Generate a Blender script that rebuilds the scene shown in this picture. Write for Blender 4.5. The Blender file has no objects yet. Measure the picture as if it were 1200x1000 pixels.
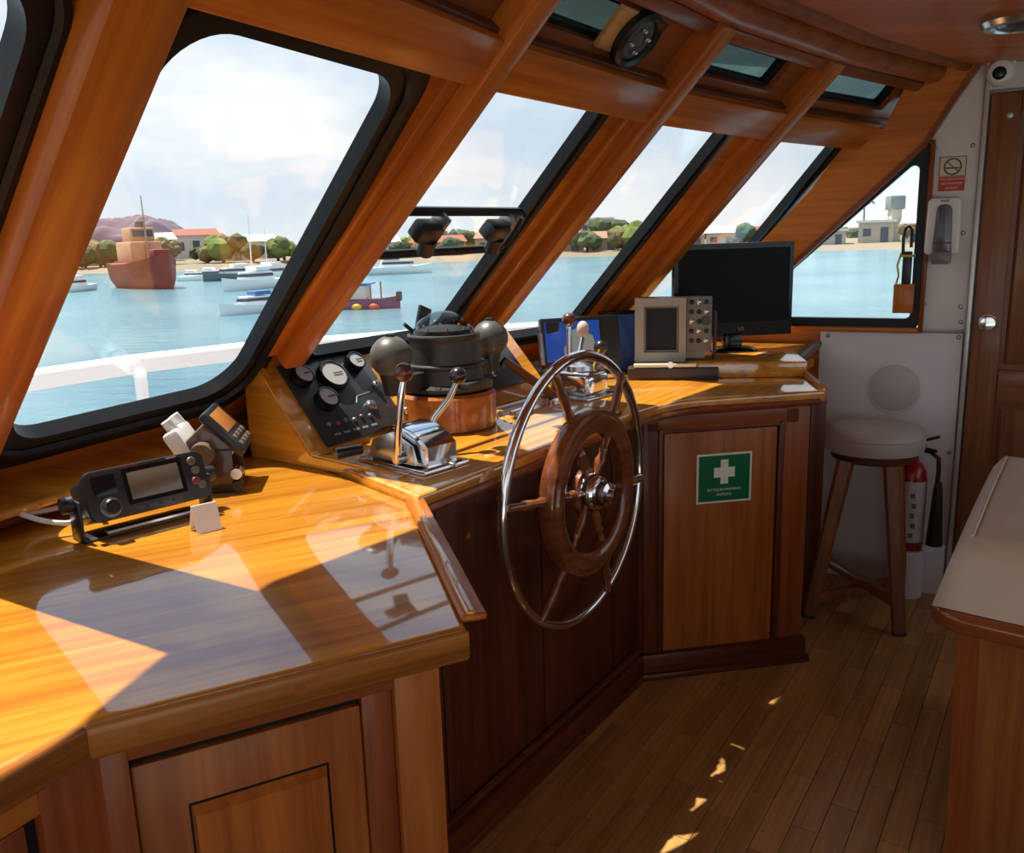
import bpy, bmesh, math, random
from mathutils import Matrix, Vector
random.seed(7)
sc = bpy.context.scene
COL = sc.collection
PI = math.pi
V = Vector

# ------------------------------------------------------------------ camera
cam_d = bpy.data.cameras.new('camera'); cam = bpy.data.objects.new('camera', cam_d); COL.objects.link(cam)
cam_d.sensor_fit = 'HORIZONTAL'; cam_d.sensor_width = 36.0; cam_d.lens = 36.0 * 1010 / 1200
cam_d.clip_start = 0.05; cam_d.clip_end = 5000
cam.matrix_world = Matrix(((0.99954998, 0.02999721, 0.0, 0.0),
                           (-0.00634478, 0.21141711, -0.97737534, 0.0),
                           (-0.02931854, 0.9769355, 0.2115123, 1.5),
                           (0, 0, 0, 1)))
sc.camera = cam
# ------------------------------------------------------------------ view, sky, sun
sc.view_settings.view_transform = 'Standard'; sc.view_settings.look = 'None'
sc.view_settings.gamma = 1.0; sc.view_settings.use_curve_mapping = False
sc.view_settings.exposure = 0.56
SKY_STRENGTH = 0.82
SUN_STRENGTH = 6.5
SUN_EL, SUN_AZ = 69.0, -66.0           # where the sun stands
def dirv(a): return V((math.sin(math.radians(a)), math.cos(math.radians(a)), 0))

w = bpy.data.worlds.new('sky'); sc.world = w; w.use_nodes = True
nt = w.node_tree; nt.nodes.clear()
def N(nt, t, **kw):
    n = nt.nodes.new(t)
    for k, v in kw.items():
        if k in n.inputs: n.inputs[k].default_value = v
        else: setattr(n, k, v)
    return n
tc = N(nt, 'ShaderNodeTexCoord'); sep = N(nt, 'ShaderNodeSeparateXYZ')
nt.links.new(tc.outputs['Generated'], sep.inputs[0])
ramp = N(nt, 'ShaderNodeValToRGB'); nt.links.new(sep.outputs['Z'], ramp.inputs[0])
cr = ramp.color_ramp
cr.elements[0].position = 0.0; cr.elements[0].color = (0.74, 0.80, 0.86, 1)
cr.elements[1].position = 0.65; cr.elements[1].color = (0.30, 0.50, 0.78, 1)
e = cr.elements.new(0.10); e.color = (0.62, 0.73, 0.85, 1)
e = cr.elements.new(0.30); e.color = (0.50, 0.66, 0.84, 1)
mp = N(nt, 'ShaderNodeMapping'); mp.inputs['Scale'].default_value = (1.3, 1.3, 3.4); mp.inputs['Location'].default_value = (.35, .1, .2)
nt.links.new(tc.outputs['Generated'], mp.inputs[0])
no = N(nt, 'ShaderNodeTexNoise', Scale=2.3, Detail=7.0, Roughness=0.56); nt.links.new(mp.outputs[0], no.inputs['Vector'])
cl = N(nt, 'ShaderNodeValToRGB'); nt.links.new(no.outputs['Fac'], cl.inputs[0])
cl.color_ramp.elements[0].position = 0.42; cl.color_ramp.elements[0].color = (0, 0, 0, 1)
cl.color_ramp.elements[1].position = 0.62; cl.color_ramp.elements[1].color = (1, 1, 1, 1)
mx = N(nt, 'ShaderNodeMix', data_type='RGBA')
nt.links.new(cl.outputs[0], mx.inputs[0]); nt.links.new(ramp.outputs[0], mx.inputs[6]); mx.inputs[7].default_value = (0.93, 0.93, 0.94, 1)
bg = N(nt, 'ShaderNodeBackground', Strength=SKY_STRENGTH); nt.links.new(mx.outputs[2], bg.inputs[0])
wo = N(nt, 'ShaderNodeOutputWorld'); nt.links.new(bg.outputs[0], wo.inputs[0])

sd = bpy.data.lights.new('sun', 'SUN'); sd.energy = SUN_STRENGTH; sd.angle = math.radians(0.6); sd.color = (1.0, 0.93, 0.82)
sun = bpy.data.objects.new('sun', sd); COL.objects.link(sun)
sdir = -(dirv(SUN_AZ) * math.cos(math.radians(SUN_EL)) + V((0, 0, math.sin(math.radians(SUN_EL)))))
sun.rotation_euler = sdir.to_track_quat('-Z', 'Y').to_euler(); sun.location = (-6, 6, 12)

# ------------------------------------------------------------------ materials
def srgb(r, g, b):
    f = lambda c: (c / 255 / 12.92) if c / 255 <= 0.04045 else ((c / 255 + 0.055) / 1.055) ** 2.4
    return (f(r), f(g), f(b), 1)
MATS = {}
def pbr(name, col, rough=0.5, metal=0.0, coat=0.0, coat_rough=0.05, emit=None, noise=0.0, nscale=30, bump=0.0, spec=0.5):
    if name in MATS: return MATS[name]
    m = bpy.data.materials.new(name); m.use_nodes = True; nt = m.node_tree; b = nt.nodes['Principled BSDF']
    b.inputs['Base Color'].default_value = col if len(col) == 4 else (*col, 1)
    b.inputs['Roughness'].default_value = rough; b.inputs['Metallic'].default_value = metal
    b.inputs['Coat Weight'].default_value = coat; b.inputs['Coat Roughness'].default_value = coat_rough
    b.inputs['Specular IOR Level'].default_value = spec
    if emit: b.inputs['Emission Color'].default_value = emit[0]; b.inputs['Emission Strength'].default_value = emit[1]
    if noise or bump:
        tc = N(nt, 'ShaderNodeTexCoord'); no = N(nt, 'ShaderNodeTexNoise', Scale=nscale, Detail=4.0)
        nt.links.new(tc.outputs['Object'], no.inputs['Vector'])
        if noise:
            h = N(nt, 'ShaderNodeHueSaturation'); h.inputs['Color'].default_value = b.inputs['Base Color'].default_value
            mr = N(nt, 'ShaderNodeMapRange'); mr.inputs['To Min'].default_value = 1 - noise; mr.inputs['To Max'].default_value = 1 + noise
            mr.inputs['From Min'].default_value = .25; mr.inputs['From Max'].default_value = .75
            nt.links.new(no.outputs['Fac'], mr.inputs['Value']); nt.links.new(mr.outputs[0], h.inputs['Value']); nt.links.new(h.outputs[0], b.inputs['Base Color'])
        if bump:
            bp = N(nt, 'ShaderNodeBump', Strength=bump, Distance=0.01); nt.links.new(no.outputs['Fac'], bp.inputs['Height']); nt.links.new(bp.outputs[0], b.inputs['Normal'])
    MATS[name] = m; return m
def wood(name, dark, light, axis=0, rough=0.35, coat=0.7, coat_rough=0.06, fine=55.0, per_object=0.12, coat_ior=1.5):
    if name in MATS: return MATS[name]
    m = bpy.data.materials.new(name); m.use_nodes = True; nt = m.node_tree; b = nt.nodes['Principled BSDF']
    tc = N(nt, 'ShaderNodeTexCoord'); oi = N(nt, 'ShaderNodeObjectInfo')
    off = N(nt, 'ShaderNodeVectorMath', operation='ADD'); sc_ = N(nt, 'ShaderNodeVectorMath', operation='SCALE'); sc_.inputs['Scale'].default_value = 7.0
    cmb = N(nt, 'ShaderNodeCombineXYZ')
    for k in range(3): nt.links.new(oi.outputs['Random'], cmb.inputs[k])
    nt.links.new(cmb.outputs[0], sc_.inputs[0]); nt.links.new(tc.outputs['Object'], off.inputs[0]); nt.links.new(sc_.outputs[0], off.inputs[1])
    mp = N(nt, 'ShaderNodeMapping'); s = [fine, fine, fine]; s[axis] = fine * 0.035; mp.inputs['Scale'].default_value = s
    nt.links.new(off.outputs[0], mp.inputs[0])
    n1 = N(nt, 'ShaderNodeTexNoise', Scale=1.0, Detail=5.0, Roughness=0.6, Distortion=0.3); nt.links.new(mp.outputs[0], n1.inputs['Vector'])
    mp2 = N(nt, 'ShaderNodeMapping'); s = [11, 11, 11]; s[axis] = 1.2; mp2.inputs['Scale'].default_value = s; nt.links.new(off.outputs[0], mp2.inputs[0])
    n2 = N(nt, 'ShaderNodeTexNoise', Scale=1.0, Detail=3.0); nt.links.new(mp2.outputs[0], n2.inputs['Vector'])
    ad = N(nt, 'ShaderNodeMath', operation='MULTIPLY_ADD'); ad.inputs[1].default_value = 0.55
    nt.links.new(n1.outputs['Fac'], ad.inputs[0])
    ml = N(nt, 'ShaderNodeMath', operation='MULTIPLY'); ml.inputs[1].default_value = 0.5; nt.links.new(n2.outputs['Fac'], ml.inputs[0]); nt.links.new(ml.outputs[0], ad.inputs[2])
    rp = N(nt, 'ShaderNodeValToRGB'); nt.links.new(ad.outputs[0], rp.inputs[0])
    rp.color_ramp.elements[0].position = 0.41; rp.color_ramp.elements[0].color = dark
    rp.color_ramp.elements[1].position = 0.63; rp.color_ramp.elements[1].color = light
    h = N(nt, 'ShaderNodeHueSaturation'); mr = N(nt, 'ShaderNodeMapRange'); mr.inputs['To Min'].default_value = 1 - per_object; mr.inputs['To Max'].default_value = 1 + per_object
    nt.links.new(oi.outputs['Random'], mr.inputs['Value']); nt.links.new(mr.outputs[0], h.inputs['Value']); nt.links.new(rp.outputs[0], h.inputs['Color'])
    nt.links.new(h.outputs[0], b.inputs['Base Color'])
    b.inputs['Roughness'].default_value = rough; b.inputs['Coat Weight'].default_value = coat; b.inputs['Coat Roughness'].default_value = coat_rough
    b.inputs['Coat IOR'].default_value = coat_ior; b.inputs['Specular IOR Level'].default_value = 0.25
    bp = N(nt, 'ShaderNodeBump', Strength=0.04, Distance=0.004); nt.links.new(n1.outputs['Fac'], bp.inputs['Height']); nt.links.new(bp.outputs[0], b.inputs['Normal'])
    MATS[name] = m; return m
def glass(name, tint=(1, 1, 1, 1), refl=0.9):
    if name in MATS: return MATS[name]
    m = bpy.data.materials.new(name); m.use_nodes = True; nt = m.node_tree; nt.nodes.clear()
    t = N(nt, 'ShaderNodeBsdfTransparent'); t.inputs[0].default_value = tint
    g = N(nt, 'ShaderNodeBsdfGlossy', Roughness=0.02); g.inputs[0].default_value = (refl, refl, refl, 1)
    lw = N(nt, 'ShaderNodeLayerWeight'); lw.inputs['Blend'].default_value = .5
    pw_ = N(nt, 'ShaderNodeMath', operation='POWER'); pw_.inputs[1].default_value = 4.0; nt.links.new(lw.outputs['Facing'], pw_.inputs[0])
    f = N(nt, 'ShaderNodeMath', operation='MULTIPLY_ADD'); f.inputs[1].default_value = .6; f.inputs[2].default_value = .02; nt.links.new(pw_.outputs[0], f.inputs[0])
    mix = N(nt, 'ShaderNodeMixShader'); o = N(nt, 'ShaderNodeOutputMaterial')
    nt.links.new(f.outputs[0], mix.inputs[0]); nt.links.new(t.outputs[0], mix.inputs[1]); nt.links.new(g.outputs[0], mix.inputs[2]); nt.links.new(mix.outputs[0], o.inputs[0])
    MATS[name] = m; return m

TEAK = lambda ax=0: wood('teak_top_%d' % ax, (0.45, 0.150, 0.010, 1), (0.76, 0.330, 0.028, 1), ax, 0.32, 1.0, 0.045, 45, .03, 2.15)
BEAM = lambda ax=0: wood('beam_wood_%d' % ax, (0.34, 0.084, 0.010, 1), (0.53, 0.158, 0.018, 1), ax, 0.38, 0.28, 0.12, 50)
CAB = lambda ax=2: wood('cabinet_wood_%d' % ax, (0.27, 0.070, 0.011, 1), (0.44, 0.135, 0.023, 1), ax, 0.42, 0.18, 0.14, 60)
RED = lambda ax=0: wood('red_wood_%d' % ax, (0.19, 0.042, 0.010, 1), (0.31, 0.080, 0.018, 1), ax, 0.40, 0.2, 0.12, 60)
DARK = lambda ax=2: wood('dark_mahogany_%d' % ax, (0.075, 0.016, 0.005, 1), (0.145, 0.034, 0.009, 1), ax, 0.42, 0.2, 0.15, 70, .06)
DOORW = lambda ax=2: wood('door_wood_%d' % ax, (0.17, 0.062, 0.024, 1), (0.31, 0.125, 0.05, 1), ax, 0.42, 0.3, 0.14, 50)
PLANK = wood('floor_plank', (0.36, 0.175, 0.048, 1), (0.56, 0.295, 0.095, 1), 0, 0.45, 0.2, 0.22, 70, .15)
STOOLW = wood('stool_wood', (0.19, 0.055, 0.013, 1), (0.33, 0.108, 0.026, 1), 2, 0.42, 0.25, 0.14, 60)
WHITE = pbr('white_panel', srgb(226, 222, 220), 0.34, noise=.03, nscale=6)
WHITEP = pbr('white_plastic', srgb(228, 226, 222), 0.3)
RUBBER = pbr('black_rubber', (0.007, 0.007, 0.009), 0.38, bump=.05, nscale=80, spec=.3)
BLACKP = pbr('black_plastic', (0.014, 0.014, 0.015), 0.35, noise=.1)
BLACKPANEL = pbr('black_panel', (0.030, 0.033, 0.040), 0.32, noise=.15, nscale=60)
GLOSSBLK = pbr('gloss_black', (0.006, 0.006, 0.007), 0.15, coat=.15, spec=.3)
GREYPLAST = pbr('grey_plastic', srgb(150, 147, 140), 0.45, noise=.05)
COMPASSBLK = pbr('compass_paint', srgb(52, 50, 47), 0.38, noise=.12, nscale=20)
BALLGREY = pbr('iron_ball', srgb(84, 82, 76), 0.42, noise=.12, nscale=18)
CHROME = pbr('chrome', (0.83, 0.83, 0.84), 0.10, 1.0)
STEEL = pbr('steel', (0.62, 0.62, 0.62), 0.26, 1.0)
BRASS = pbr('aged_brass', srgb(170, 135, 75), 0.3, 1.0)
SCREWM = pbr('screw_metal', (0.30, 0.30, 0.30), 0.35, 1.0)
BROWNKNOB = pbr('brown_knob', srgb(86, 44, 34), 0.3, coat=.3)
BLKKNOB = pbr('black_knob', srgb(36, 30, 36), 0.25, coat=.4)
FABRIC = pbr('beige_vinyl', srgb(206, 188, 164), 0.5, noise=.05, nscale=12, bump=.12)
STOOLV = pbr('grey_vinyl', srgb(190, 178, 168), 0.42, noise=.05, nscale=14, bump=.1)
GREEN = pbr('sign_green', srgb(10, 104, 66), 0.35)
SIGNW = pbr('sign_white', srgb(228, 228, 205), 0.4)
SIGNR = pbr('sign_red', srgb(196, 46, 36), 0.4)
REDP = pbr('red_paint', srgb(176, 18, 24), 0.25, coat=.4)
GLASS = glass('window_glass', (0.97, 0.985, 0.985, 1))
TINT = glass('tinted_glass', (0.30, 0.385, 0.38, 1), .5)
DIAL = pbr('dial_face', srgb(168, 168, 168), 0.45)
CLEAR = glass('clear_dome', (0.55, 0.57, 0.58, 1))
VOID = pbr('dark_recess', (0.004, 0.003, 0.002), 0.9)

# ------------------------------------------------------------------ builders
class B:
    def __init__(s): s.bm = bmesh.new()
    def add(s, fn):
        n0 = len(s.bm.verts); fn(s.bm); return s
    def box(s, c, d, bev=0.0, rot=None, seg=2):
        t = bmesh.new(); bmesh.ops.create_cube(t, size=1)
        for v in t.verts: v.co = V((v.co.x * d[0], v.co.y * d[1], v.co.z * d[2]))
        if bev: bmesh.ops.bevel(t, geom=t.edges[:], offset=min(bev, min(d) * .45), segments=seg, affect='EDGES', profile=.5)
        M = Matrix.Translation(c) @ (rot if rot is not None else Matrix.Identity(4))
        return s.merge(t, M)
    def merge(s, t, M=Matrix.Identity(4)):
        mp = {}
        for v in t.verts: mp[v] = s.bm.verts.new(M @ v.co)
        for f in t.faces:
            try: s.bm.faces.new([mp[v] for v in f.verts])
            except ValueError: pass
        t.free(); return s
    def prism(s, poly, z0, z1, bev=0.0, M=Matrix.Identity(4), seg=2, topinset=0.0):
        t = bmesh.new(); n = len(poly); cx = sum(p[0] for p in poly) / n; cy = sum(p[1] for p in poly) / n
        k = 1 - topinset
        a = [t.verts.new((p[0], p[1], z0)) for p in poly]; b = [t.verts.new((cx + (p[0] - cx) * k, cy + (p[1] - cy) * k, z1)) for p in poly]
        t.faces.new(a[::-1]); t.faces.new(b)
        for i in range(n): t.faces.new((a[i], a[(i + 1) % n], b[(i + 1) % n], b[i]))
        bmesh.ops.recalc_face_normals(t, faces=t.faces[:])
        if bev: bmesh.ops.bevel(t, geom=[e for e in t.edges if not (abs(e.verts[0].co.z - e.verts[1].co.z) > 1e-6 and n > 8)], offset=bev, segments=seg, affect='EDGES', profile=.5)
        return s.merge(t, M)
    def ring(s, outer, hole, z0, z1, M=Matrix.Identity(4)):
        n = len(hole); t = bmesh.new()
        L = [[t.verts.new((p[0], p[1], z)) for p in pl] for pl, z in ((outer, z0), (hole, z0), (hole, z1), (outer, z1))]
        for i in range(n):
            j = (i + 1) % n
            for k in range(4):
                q = [L[k][i], L[k][j], L[(k + 1) % 4][j], L[(k + 1) % 4][i]]
                if (q[0].co - q[1].co).length < 1e-7 and (q[2].co - q[3].co).length < 1e-7: continue
                t.faces.new(q)
        bmesh.ops.remove_doubles(t, verts=t.verts[:], dist=1e-6); bmesh.ops.recalc_face_normals(t, faces=t.faces[:])
        return s.merge(t, M)
    def lathe(s, prof, M=Matrix.Identity(4), n=28):
        t = bmesh.new(); rows = []
        for r, z in prof:
            rows.append([t.verts.new((max(r, 1e-5) * math.cos(2 * PI * i / n), max(r, 1e-5) * math.sin(2 * PI * i / n), z)) for i in range(n)])
        for a, b in zip(rows, rows[1:]):
            for i in range(n): t.faces.new((a[i], a[(i + 1) % n], b[(i + 1) % n], b[i]))
        t.faces.new(rows[0][::-1]); t.faces.new(rows[-1])
        bmesh.ops.remove_doubles(t, verts=t.verts[:], dist=3e-5)
        bmesh.ops.recalc_face_normals(t, faces=t.faces[:])
        return s.merge(t, M)
    def cyl(s, p0, p1, r0, r1=None, n=16):
        p0, p1 = V(p0), V(p1); r1 = r0 if r1 is None else r1
        M = Matrix.Translation(p0) @ (p1 - p0).to_track_quat('Z', 'Y').to_matrix().to_4x4()
        L = (p1 - p0).length
        return s.lathe([(r0, 0), (r1, L)], M, n)
    def sphere(s, c, r, n=20, sc=(1, 1, 1)):
        t = bmesh.new(); bmesh.ops.create_uvsphere(t, u_segments=n, v_segments=n // 2 + 2, radius=r)
        return s.merge(t, Matrix.Translation(c) @ Matrix.Diagonal((*sc, 1)))
    def torus(s, M, R, r, n=48, m=10):
        return s.tube([M @ V((R * math.cos(2 * PI * i / n), R * math.sin(2 * PI * i / n), 0)) for i in range(n)], r, m, True)
    def tube(s, pts, r, m=8, closed=False):
        t = bmesh.new(); pts = [V(p) for p in pts]; n = len(pts); rows = []; prev = None
        for i, p in enumerate(pts):
            a = pts[(i - 1) % n] if closed or i else p; b = pts[(i + 1) % n] if closed or i < n - 1 else p
            d = (b - a).normalized()
            x = (prev - d * prev.dot(d)) if prev is not None else (V((0, 0, 1)).cross(d) if abs(d.z) < .95 else V((1, 0, 0)).cross(d))
            x.normalize(); prev = x; y = d.cross(x); rr = r[i] if isinstance(r, (list, tuple)) else r
            rows.append([t.verts.new(p + (x * math.cos(2 * PI * k / m) + y * math.sin(2 * PI * k / m)) * rr) for k in range(m)])
        rng = range(n) if closed else range(n - 1)
        for i in rng:
            A, C = rows[i], rows[(i + 1) % n]
            for k in range(m): t.faces.new((A[k], A[(k + 1) % m], C[(k + 1) % m], C[k]))
        if not closed: t.faces.new(rows[0][::-1]); t.faces.new(rows[-1])
        bmesh.ops.recalc_face_normals(t, faces=t.faces[:])
        return s.merge(t)
    def hull(s, bottom, top):
        """closed solid between two equal-length 3D loops"""
        t = bmesh.new(); n = len(bottom)
        a = [t.verts.new(p) for p in bottom]; b = [t.verts.new(p) for p in top]
        t.faces.new(a[::-1]); t.faces.new(b)
        for i in range(n): t.faces.new((a[i], a[(i + 1) % n], b[(i + 1) % n], b[i]))
        bmesh.ops.recalc_face_normals(t, faces=t.faces[:]); return s.merge(t)

WM = {}
I4 = Matrix.Identity(4)
def T(*p): return Matrix.Translation(p if len(p) == 3 else p[0])
def frame(o, az):
    x = dirv(az); y = dirv(az - 90); z = V((0, 0, 1)); return Matrix(((x.x, y.x, z.x, o[0]), (x.y, y.y, z.y, o[1]), (x.z, y.z, z.z, o[2]), (0, 0, 0, 1)))
def axes(o, x, y, z): return Matrix(((x[0], y[0], z[0], o[0]), (x[1], y[1], z[1], o[1]), (x[2], y[2], z[2], o[2]), (0, 0, 0, 1)))
def setp(o, label, cat, group=None, kind=None):
    if label: o['label'] = label
    if cat: o['category'] = cat
    if group: o['group'] = group
    if kind: o['kind'] = kind
def place(o, M, parent=None):
    WM[o.name] = M
    if parent is not None: o.parent = parent; o.matrix_parent_inverse = I4.copy(); o.matrix_basis = WM[parent.name].inverted() @ M
    else: o.matrix_basis = M
def part(name, b, mat, parent=None, M=I4, label=None, cat=None, group=None, kind=None, smooth=35):
    me = bpy.data.meshes.new(name); bmesh.ops.recalc_face_normals(b.bm, faces=b.bm.faces[:]); b.bm.to_mesh(me); b.bm.free()
    me.materials.append(mat)
    if smooth:
        me.shade_smooth(); me.set_sharp_from_angle(angle=math.radians(smooth))
    o = bpy.data.objects.new(name, me); COL.objects.link(o); place(o, M, parent); setp(o, label, cat, group, kind); return o
def thing(name, label, cat, M=I4, group=None, kind=None):
    o = bpy.data.objects.new(name, None); COL.objects.link(o); o.empty_display_size = .05; place(o, M); setp(o, label, cat, group, kind); return o
def struct(name, b, mat, M=I4, label=None, smooth=35): return part(name, b, mat, None, M, label, None, None, 'structure', smooth)
def copy(o, M=None, parent=None):
    c = o.copy(); COL.objects.link(c)
    if parent is None: place(c, M)
    else: c.parent = parent; c.matrix_parent_inverse = I4.copy(); WM[c.name] = WM[parent.name] @ c.matrix_basis
    for ch in list(o.children): copy(ch, None, c)
    return c
def text(name, s, size, mat, parent, M, align='CENTER', ext=0.0004):
    cu = bpy.data.curves.new(name, 'FONT'); cu.body = s; cu.size = size; cu.extrude = ext; cu.align_x = align; cu.align_y = 'CENTER'; cu.resolution_u = 3
    t = bpy.data.objects.new(name, cu); me = bpy.data.meshes.new_from_object(t); bpy.data.objects.remove(t)
    me.materials.append(mat); o = bpy.data.objects.new(name, me); COL.objects.link(o); place(o, M, parent); return o
def rrect(pts, r, n=6):
    """rounded polygon from corner points"""
    out = []; m = len(pts)
    for i in range(m):
        p = V((*pts[i], 0)); a = V((*pts[i - 1], 0)); b = V((*pts[(i + 1) % m], 0))
        da = (a - p); db = (b - p); la, lb = da.length, db.length; da.normalize(); db.normalize()
        ang = da.angle(db); d = min(r / math.tan(ang / 2), la * .45, lb * .45); rr = d * math.tan(ang / 2)
        c = p + (da + db).normalized() * (rr / math.sin(ang / 2)); s0 = p + da * d - c; s1 = p + db * d - c
        for k in range(n + 1):
            t = k / n; q = (s0.normalized().slerp(s1.normalized(), t)).normalized() * rr if s0.length > 1e-6 else s0
            out.append(((c + q).x, (c + q).y))
    return out
def offset(pts, d):
    """grow a convex polygon (any winding) outward by d"""
    m = len(pts); cx = sum(p[0] for p in pts) / m; cy = sum(p[1] for p in pts) / m; L = []
    for i in range(m):
        a = V((*pts[i], 0)); b = V((*pts[(i + 1) % m], 0)); t = (b - a).normalized(); nn = V((t.y, -t.x, 0))
        if nn.dot((a + b) / 2 - V((cx, cy, 0))) < 0: nn = -nn
        L.append((a + nn * d, t))
    out = []
    for i in range(m):
        p, t = L[i - 1]; q, u = L[i]; den = t.x * u.y - t.y * u.x
        k = ((q - p).x * u.y - (q - p).y * u.x) / den; r = p + t * k; out.append((r.x, r.y))
    return out
def cast_to_poly(hole, outer):
    """for every hole point the point of the outer polygon on the ray from the middle (corners are hit exactly)"""
    n = len(hole); cx = sum(p[0] for p in hole) / n; cy = sum(p[1] for p in hole) / n; m = len(outer); res = []
    for p in hole:
        dx, dy = p[0] - cx, p[1] - cy; best = None
        for i in range(m):
            a, b = outer[i], outer[(i + 1) % m]; ex, ey = b[0] - a[0], b[1] - a[1]; den = dx * ey - dy * ex
            if abs(den) < 1e-9: continue
            t = ((a[0] - cx) * ey - (a[1] - cy) * ex) / den; u = ((a[0] - cx) * dy - (a[1] - cy) * dx) / den
            if t > 0 and -1e-6 <= u <= 1 + 1e-6 and (best is None or t < best): best = t
        res.append([cx + dx * best, cy + dy * best])
    for c in outer:   # pull the nearest (by angle) sample onto each corner
        ac = math.atan2(c[1] - cy, c[0] - cx)
        k = min(range(n), key=lambda i: abs((math.atan2(res[i][1] - cy, res[i][0] - cx) - ac + PI) % (2 * PI) - PI)); res[k] = list(c)
    return res

# ================================================================== SETTING: windshield
RK = math.radians(44.5); CR, SR = math.cos(RK), math.sin(RK); UP = V((0, 0, 1))
nodes = [V((-.79, .295, 1.85)), V((-.475, 1.175, 1.85)), V((-.065, 1.945, 1.85)), V((.395, 2.60, 1.85)), V((.91, 3.17, 1.85)), V((1.42, 3.635, 1.85))]
fac = []
for i in range(5):
    u = (nodes[i + 1] - nodes[i]).normalized(); A = math.degrees(math.atan2(u.x, u.y)); v = -(dirv(A + 90) * CR + UP * SR)
    fac.append([nodes[i], u, v, (nodes[i + 1] - nodes[i]).length])
ND = [None] * 6
for i in range(1, 5):
    d = fac[i - 1][1].cross(fac[i - 1][2]).cross(fac[i][1].cross(fac[i][2])).normalized(); ND[i] = d if d.z < 0 else -d
ND[1] = V((-.592, .406, -.701)).normalized()                        # the post nearest the camera leans a little more
u0 = fac[0][1]; v0 = (ND[1] - u0 * ND[1].dot(u0)).normalized(); fac[0][2] = v0
ND[0] = v0; ND[5] = fac[4][2]
def fmat(k): a, u, v, L = fac[k]; return axes(a, u, -v, u.cross(-v))
FM = [fmat(k) for k in range(5)]
def nline(i, k, w):
    """u of node line i in facet k at slope height w (w up)"""
    a, u, v, L = fac[k]; d = ND[i]; o = (nodes[i] - a).dot(u); return o + d.dot(u) / d.dot(v) * (-w)
W_TOP, W_MID, W_BOT = .31, .05, -1.32
wins = {  # glass outline (u, v) and gasket width
    0: ([(.14, .05), (None, .05), (None, 1.02), (.10, 1.02)], .085),
    1: ([(.112, .042), (.655, .050), (.797, 1.0), (.192, 1.02)], .085),
    2: ([(.040, .006), (.570, .006), (.622, .905), (.055, .91)], .058),
    3: ([(.045, .012), (.508, .012), (.548, 1.0), (.045, 1.0)], .055),
    4: ([(.085, .012), (.545, .015), (.640, 1.0), (.065, 1.0)], .060)}
skyl = {2: [(.085, .246), (.612, .246), (.612, .143), (.085, .143)], 3: [(.085, .252), (.600, .252), (.600, .143), (.085, .143)],
        4: [(.105, .258), (.672, .262), (.682, .148), (.105, .143)], 1: [(.10, .25), (.70, .25), (.70, .143), (.10, .143)]}
wn = 0
for k in range(5):
    M = FM[k]; pts, gw = wins[k]; L = fac[k][3]
    uL = lambda w, k=k: nline(k, k, w) if k else -.4
    uR = lambda w, k=k: nline(k + 1, k, w) if k < 4 else 1.0
    if k == 0: pts = [(.14, .05), (uR(-.05) - .105, .05), (uR(-1.02) - .115, 1.02), (.10, 1.02)]
    P = [(p[0], -p[1]) for p in pts]
    inner = rrect(P, .10 if k < 2 else .045, 10); outer = rrect(offset(P, gw), .13 if k < 2 else .07, 10)
    wn += 1
    lower = [(uL(W_MID), W_MID), (uR(W_MID), W_MID), (uR(W_BOT), W_BOT), (uL(W_BOT), W_BOT)]
    if k in (2, 3, 4): # hole reaches close to the header
        pass
    hole = offset(P, gw * .8); hole = rrect(hole, .12 if k < 2 else .06, 10)
    hole = [(min(max(x, uL(y) + .012), uR(y) - .012), min(y, W_MID - .012)) for x, y in hole]
    board = struct('wall_front' if k == 0 else 'wall_front_%d' % (k + 1), B().ring(cast_to_poly(hole, lower), hole, -.035, 0.0), BEAM(0), M)
    win = struct('window_%d' % wn, B().ring([(min(max(x, uL(y) + .004), uR(y) - .004), min(y, W_MID - .006)) for x, y in outer], inner, -.022, .014), RUBBER, M, 'black rubber framed slanting windshield pane number %d from the left' % (k + 1))
    mid = rrect(offset(P, gw * .48), .115 if k < 2 else .06, 10)
    bead = [(min(max(x, uL(y) + .02), uR(y) - .02), min(y, W_MID - .02)) for x, y in mid]
    part('gasket_bead', B().tube([(x, y, .016) for x, y in bead], .011 if k < 2 else .007, 6, True), RUBBER, win, M)
    part('glass_pane', B().prism(rrect(offset(P, .012), .10 if k < 2 else .045, 8), -.020, -.015), GLASS, win, M, smooth=0)
    # upper board with its small light
    upper = [(uL(W_TOP), W_TOP), (uR(W_TOP), W_TOP), (uR(W_MID), W_MID), (uL(W_MID), W_MID)]
    if k in skyl:
        S = skyl[k]; ho = rrect(S, .012, 3)
        struct('trim_%d' % (20 + k), B().ring(cast_to_poly(ho, upper), ho, -.045, 0.0), RED(0), M)
        swin = struct('window_%d' % (10 + k), B().ring(rrect(offset(S, .004), .012, 3), rrect(offset(S, -.012), .01, 3), -.05, -.02), RUBBER, M, 'small teal tinted light above windshield pane %d' % (k + 1))
        part('glass_pane', B().prism(rrect(offset(S, -.008), .01, 3), -.040, -.035), TINT, swin, M, smooth=0)
    else:
        struct('trim_%d' % (20 + k), B().prism(upper, -.04, 0), RED(0), M)
    # header beam
    hb = [(uL(.108) + .0, .108), (uR(.108), .108), (uR(-.004), -.004), (uL(-.004), -.004)]
    struct('trim_%d' % (30 + k), B().prism(hb, .0, .055, .006), BEAM(0), M)
    struct('trim_%d' % (40 + k), B().prism([(uL(.118), .118), (uR(.118), .118), (uR(.106), .106), (uL(.106), .106)], .0, .030, .003), DARK(0), M)
    struct('trim_%d' % (50 + k), B().prism([(uL(.31), .31), (uR(.31), .31), (uR(.268), .268), (uL(.268), .268)], .0, .045, .008), RED(0), M)
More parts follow.
